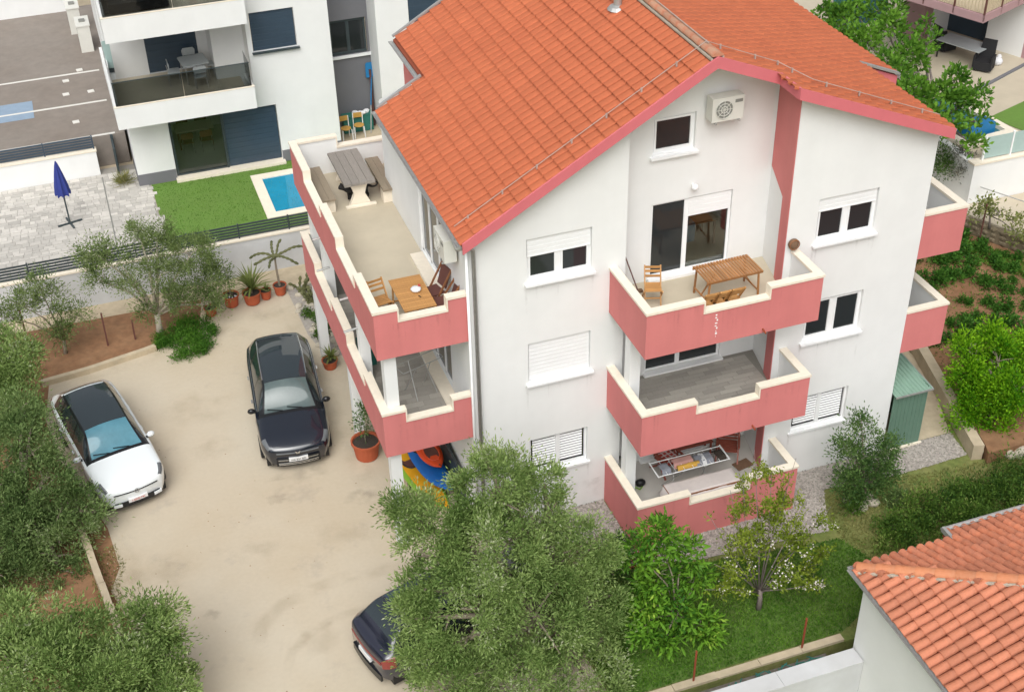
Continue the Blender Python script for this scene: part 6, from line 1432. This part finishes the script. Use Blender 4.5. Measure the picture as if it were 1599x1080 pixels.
tree('fig_tree', 'spreading fig tree with large leaf rosettes behind the right roof edge', px(1450, 230, z=TZ), cl([(1315, 25, 4.2, .4), (1350, 60, 4.4, .5), (1390, 45, 4.5, .5), (1420, 90, 4.6, .55), (1380, 95, 4.6, .45), (1445, 65, 4.6, .45), (1475, 150, 4.4, .45), (1430, 150, 4.8, .55), (1400, 120, 4.8, .45), (1505, 160, 4.2, .4), (1525, 190, 4.0, .3), (1460, 190, 4.4, .5), (1492, 125, 4.3, .35), (1420, 190, 4.6, .4), (1335, 20, 4.2, .4), (1530, 150, 4.0, .25), (1490, 200, 4.0, .35), (1520, 225, 3.6, .2), (1400, 20, 4.4, .35), (1450, 40, 4.5, .25), (1300, 60, 4.0, .5), (1290, 20, 4.0, .4), (1340, 95, 4.0, .45), (1370, 15, 4.2, .45), (1365, 130, 4.0, .35)], 'z'),
     330, 22, .20, .11, 'fig_leaf', 11, tr=.22, trunk_h=.8, tr0=.13, bark='grey_bark', spread=.8)
tree('shrub', 'sparse grey leaved shrub by the white wall beside the side balcony', px(1497, 300, z=1.0), cl([(1497, 240, 2.4, .25), (1510, 255, 2.2, .28), (1495, 270, 1.9, .22), (1520, 250, 2.2, .15)], 'z'), 34, 26, .08, .035, 'grey_leaf', 12, tr=.22, trunk_h=.6, tr0=.03, cat='shrub')
tree('shrub', 'green bush behind the upper side balcony at the house corner', px(1468, 262, z=1.0), cl([(1466, 240, 2.2, .4), (1475, 262, 1.8, .3)], 'z'), 40, 30, .1, .04, 'shrub_leaf', 14, tr=.25, trunk_h=.4, tr0=.04, cat='shrub')
vn = tree('grape_vine', 'grape vine on a post along the brown field wall', px(1545, 355, z=.9), cl([(1535, 322, 1.7, .25), (1560, 335, 1.6, .3), (1585, 350, 1.4, .3), (1520, 335, 1.6, .22), (1598, 370, 1.3, .3), (1545, 318, 1.8, .2)], 'z'), 46, 18, .11, .075, 'vine_leaf', 13, tr=.2, trunk_h=.5, tr0=.04, bark='grey_bark', cat='vine')
vp_ = thing('vine_post', 'dark thin post holding the grape vine on the field wall', 'post', px(1532, 363, z=.8)); MB().use('dark_brown').tube([(0, 0, -.2), (0, 0, 1.1)], .03, 6).build('post', parent=vp_)
# low shrub mass on the right
gcp = [(9.15, -4.0), (9.9, -3.7), (11.2, -3.35), (12.6, -3.1), (16, -3.0), (16, -5.0), (13.3, -4.75), (11.0, -5.0), (9.6, -4.75)]
pts = scatter(gcp, 130, 55); rq = random.Random(5)
o = bpy.data.objects.new('ground_cover', crown_mesh('ground_cover', [(x, y, rq.uniform(.08, .42), rq.uniform(.16, .38)) for x, y in pts], 520, 60, .085, .036, 'hedge_leaf', 15, tr=.2)); COL.objects.link(o); o['kind'] = 'stuff'
for k, (u, v_, lab) in enumerate(((1400, 790, 'small green bush in the meadow beside the dark shrub'), (1390, 835, 'low green bush at the left end of the ground cover'), (1330, 800, 'grassy tuft near the shrub with the stone ring'))):
    b = px(u, v_, z=0); tree('bush', lab, b, [(b.x, b.y, .18, .22), (b.x+.15, b.y+.1, .15, .18)], 26, 34, .08, .03, 'hedge_leaf' if k else 'dark_leaf', 60+k, tr=.16, trunk_h=.1, tr0=.02, cat='bush')
# creeping green mat at the corner of the bed
cp = [(px(u, v_, z=0).x, px(u, v_, z=0).y) for u, v_ in ((252, 525), (300, 500), (330, 508), (338, 530), (320, 552), (285, 566), (262, 566), (275, 548), (240, 545))]
o = bpy.data.objects.new('creeper', crown_mesh('creeper', [(x, y, rq.uniform(.03, .16), rq.uniform(.10, .2)) for x, y in scatter(cp, 90, 56)], 420, 34, .06, .03, 'creeper_leaf', 16, tr=.13)); COL.objects.link(o); o['kind'] = 'stuff'
mp = [(-9.8, 3.6), (-9.1, 2.8), (-8.85, 1.9), (-9.15, 1.2), (-8.8, .3), (-9.0, -.5), (-9.5, -.4), (-9.7, 2.5)]
# potato rows in the vegetable garden
protos = []
for k in range(4):
    me = crown_mesh('foliage', [(0, 0, .16, .2), (.1, .05, .12, .14), (-.09, .06, .13, .14)], 15, 22, .11, .055, 'potato_leaf', 80+k, tr=.12)
    t = thing('potato_plant', 'low green potato plant growing in the red soil of the vegetable garden', 'plant', (0, 0, GZ), 0, 'potato plants in the vegetable garden'); o = bpy.data.objects.new('foliage', me); COL.objects.link(o); o.parent = t; protos.append(t)
first = [True]*4; rp_ = random.Random(17); n_p = 0
def pxg(u, v_): return px(u, v_, z=GZ)
for row in range(13):
    for col in range(13):
        p = Vector((14.9+row*.55+rp_.uniform(-.13, .13), .2+col*.62+rp_.uniform(-.18, .18), GZ))
        if p.x < 15.0+(.9 if p.y < 2 else 0) or p.x > 22.3-.45*(p.y-3.0) or (p.x < 17.2 and p.y < 1.2) or rp_.random() < .2: continue
        k = rp_.randrange(4); s = rp_.uniform(.6, 1.2)
        if first[k]: c = protos[k]; first[k] = False
        else: c = copy_tree(protos[k])
        c.location = p; c.rotation_euler[2] = rp_.uniform(0, 6.28); c.scale = (s, s, s); n_p += 1
blades('garden_grass', [(19.2, 9.2), (22.2, 3.0), (21.3, 2.6), (19.8, 5.5), (18.3, 8.8)], GZ, 5000, .13, .03, 'grass_blade', 21, .8)
blades('garden_weeds', [(15.05, 8), (15.05, 2.2), (14.4, -.6), (16, -1), (21, 2), (19, 8)], GZ, 4500, .09, .03, 'hedge_leaf', 22, 1.2)
# ================================================================== POTS
def pot(loc, r, h, label, m='terracotta', name='flower_pot'):
    t = thing(name, label, 'plant pot', loc)
    MB().use(m).lathe([(r*.72, 0), (r*.78, .02), (r*.95, h*.86), (r*1.04, h*.87), (r*1.06, h), (r*.94, h), (r*.9, h*.88)], (0, 0, 0), 18, cap=False).build('pot', parent=t, smooth=False)
    MB().use('dark_soil').poly([(r*.92*math.cos(a*PI/8), r*.92*math.sin(a*PI/8), h*.88) for a in range(16)]).build('earth', parent=t); return t
def blade_plant(label, loc, z0, n, L, wd, m, seed, stem=0, name='dracaena'):
    t = thing(name, label, 'plant', (loc[0], loc[1], z0)); rg = random.Random(seed)
    if stem: MB().use('bark').tube([(0, 0, -.1), (.03, 0, stem)], [.03, .022], 6).build('stem', parent=t)
    lm = MB().use(m).add([(0, -wd/2, 0), (0, wd/2, 0), (L*.5, wd*.6, .06*L), (L*.5, -wd*.6, .06*L), (L, 0, -.10*L)], [(0, 1, 2, 3), (3, 2, 4)]).mesh('leaf')
    for k in range(n):
        az = rg.uniform(0, 6.28); el = rg.uniform(.1, 1.35); s = rg.uniform(.7, 1.1)
        place(lm, 'leaf', Matrix.Translation((0.03 if stem else 0, 0, stem)) @ Matrix.Rotation(az, 4, 'Z') @ Matrix.Rotation(-el, 4, 'Y') @ Matrix.Diagonal((s, s, s, 1)), t)
    return t
pot((-4.22, 13.05, .02), .27, .42, 'terracotta pot second from the olive tree, with white pebbles and a bare stem'); pot((-3.55, 12.95, .02), .30, .42, 'largest terracotta pot of the row, holding the spiky palm'); pot((-3.08, 13.05, .02), .19, .32, 'small terracotta pot right of the spiky palm'); pot((-2.58, 13.15, .02), .22, .36, 'terracotta pot at the right end of the row, holding the tall cactus'); pot((-4.95, 12.75, .0), .21, .3, 'terracotta pot half hidden below the round olive tree')
blade_plant('spiky yellow green palm plant in the largest pot of the row', (-3.55, 12.95), .40, 60, .95, .055, 'palm_leaf', 3, .12, 'palm_plant'); blade_plant('thin yellow green plant in the small pot beside the palm', (-3.08, 13.05), .30, 16, .38, .04, 'palm_leaf', 4, .05)
q = thing('bare_plant', 'thin bare stem in the pot with white pebbles', 'plant', (-4.22, 13.05, .36)); MB().use('bark').tube([(0, 0, 0), (.02, .02, .8)], .02, 5).build('stem', parent=q); mbq = MB().use('cloth_white')
for a in range(7): mbq.ball((.12*math.cos(a*.9)+.06, -.1+.05*math.sin(a*2.1), .02), .03, n=6, m=4)
mbq.build('pebbles', parent=q)
cc = thing('cactus', 'tall cactus with drooping knobbly arms in the pot by the pink house', 'cactus', (-2.58, 13.15, .34)); MB().use('bark').tube([(0, 0, 0), (-.03, 0, .7), (-.02, .02, 1.15)], [.04, .035, .03], 6).build('stem', parent=cc)
rk_ = random.Random(12)
for arm in range(7):
    az = arm*.9; p = Vector((-.02, .02, 1.1)); d = Vector((math.cos(az), math.sin(az), .5)).normalized(); mbc = MB().use('cactus')
    for k in range(rk_.randint(4, 7)):
        q_ = p+d*.16; mbc.tube([p, p.lerp(q_, .5), q_], [.03, .05, .03], 6); p = q_; d = (d+Vector((rk_.uniform(-.3, .3), rk_.uniform(-.3, .3), rk_.uniform(-.45, .15)))).normalized()
    mbc.build('arm', parent=cc)
# cactus and stones strip along the columns
for k, (x, y, s) in enumerate(((-1.9, 12.9, 1.), (-1.75, 12.3, .8))):
    t = thing('cactus', ('brownish cactus clump in the rock strip near the boundary wall', 'smaller brownish cactus in the rock strip, nearer the drive')[k], 'cactus', (x, y, 0))
    for j in range(7):
        p = Vector((rk_.uniform(-.15, .15), rk_.uniform(-.15, .15), 0)); d = Vector((rk_.uniform(-.5, .5), rk_.uniform(-.5, .5), 1)).normalized(); mbc = MB().use('cactus')
        for i in range(4): q_ = p+d*.17*s; mbc.tube([p, p.lerp(q_, .5), q_], [.03, .06, .03], 6); p = q_; d = (d+Vector((rk_.uniform(-.5, .5), rk_.uniform(-.5, .5), 0))).normalized()
        mbc.build('arm', parent=t)
rst = [(-2.35, 13.4), (-1.3, 13.4), (-1.3, 9.0), (-1.95, 9.0), (-2.25, 10.5)]
sheet('rock_strip', rst, .012, 'gravel'); rs = random.Random(14); sm2 = [MB().use('stone').ball((0, 0, 0), .13*f, .1*f, .07*f, 7, 5).mesh('stone') for f in (1, .7, 1.3)]
for k, (x, y) in enumerate(scatter(rst, 42, 90)):
    o = place(sm2[k % 3], 'edging_stone', Matrix.Translation((x, y, .03)) @ Matrix.Rotation(rs.uniform(0, 6), 4, 'Z')); ident(o, 'pale stone lying in the rock strip between the drive and the pink house', 'stone', 'stones in the rock strip')
blade_plant('green yucca with a stem beside the house column, above the small pot', (-1.86, 9.35), .02, 46, .42, .045, 'yucca_leaf', 6, .75, 'yucca'); 
for k, (x, y) in enumerate(((-1.9, 10.2), (-1.75, 10.9), (-2.0, 11.5))): 
    tree('bush', ('low green plant in the rock strip next to the yucca', 'low green plant in the middle of the rock strip', 'low green plant in the rock strip close to the cactus clumps')[k], (x, y, 0), [(x, y, .14, .16)], 16, 24, .08, .035, 'hedge_leaf', 95+k, tr=.12, trunk_h=.06, tr0=.015, cat='plant')
pot((-1.98, 8.5, 0), .24, .3, 'shallow terracotta pot below the yucca, beside the column', 'terracotta'); blade_plant('bushy yucca growing in the shallow pot beside the column', (-1.98, 8.5), .26, 40, .42, .045, 'palm_leaf', 7, .1, 'yucca')
pot((-1.98, 4.0, 0), .40, .58, 'very large terracotta pot in front of the house column'); b = Vector((-1.98, 4.0, .5))
tree('potted_bush', 'thin leafy bush in the very large terracotta pot', b, [(b.x-.05, b.y, b.z+.75, .2), (b.x+.1, b.y+.1, b.z+1.0, .18), (b.x, b.y+.05, b.z+.45, .14)], 26, 22, .09, .035, 'shrub_leaf', 99, tr=.16, trunk_h=.35, tr0=.02, cat='plant')
# stakes in the bed, a tuft by the villa, stones
for k, (x, y, h, lab) in enumerate(((-8.3, 12.15, 1.25, 'tall dark stake in the red soil bed'), (-7.45, 12.18, .75, 'short dark stake in the red soil bed nearer the round olive tree'), (-10.7, 13.5, 1.1, 'dark stake at the far left of the soil bed'))):
    t = thing('stake', lab, 'stake', (x, y, 0)); MB().use('dark_brown').beam((0, 0, -.1), (.02, .01, h), .05).build('stake', parent=t)
p = px(195, 288, z=NZ); t = thing('grass_tuft', 'dry grass tuft in the paved strip beside the villa corner', 'plant', p); o = bpy.data.objects.new('blades', crown_mesh('blades', [(0, 0, .08, .1)], 20, 14, .38, .02, 'dry_blade', 70, tr=.12, up=1.0)); COL.objects.link(o); o.parent = t
for k, (u, v_, s) in enumerate(((1325, 783, 1.1), (1345, 790, 1.5), (1362, 786, 1.2), (1357, 776, .9))):
    b = px(u, v_, z=0); o = place(MB().use('stone').ball((0, 0, 0), .17*s, .12*s, .11*s, 8, 6).mesh('rock', smooth=True), 'rock', Matrix.Translation((b.x, b.y, .05)) @ Matrix.Rotation(k*1.3, 4, 'Z')); ident(o, 'pale rock under the dark shrub, '+('leftmost', 'largest and nearest', 'rightmost', 'at the back')[k], 'rock')
for k, (u, v_, s) in enumerate(((1550, 703, 1.3), (1575, 708, 1.1), (1596, 706, 1.4), (1530, 700, .9))):
    b = px(u, v_, z=.1); o = place(MB().use('stone').ball((0, 0, 0), .22*s, .13*s, .14*s, 8, 6).mesh('rock', smooth=True), 'rock', Matrix.Translation((b.x, b.y, .1)) @ Matrix.Rotation(k*1.7, 4, 'Z')); ident(o, ('second rock from the left', 'third rock from the left', 'rock at the right edge of the photo', 'leftmost rock')[k]+' below the bright green tree', 'rock')
st_ = random.Random(23)
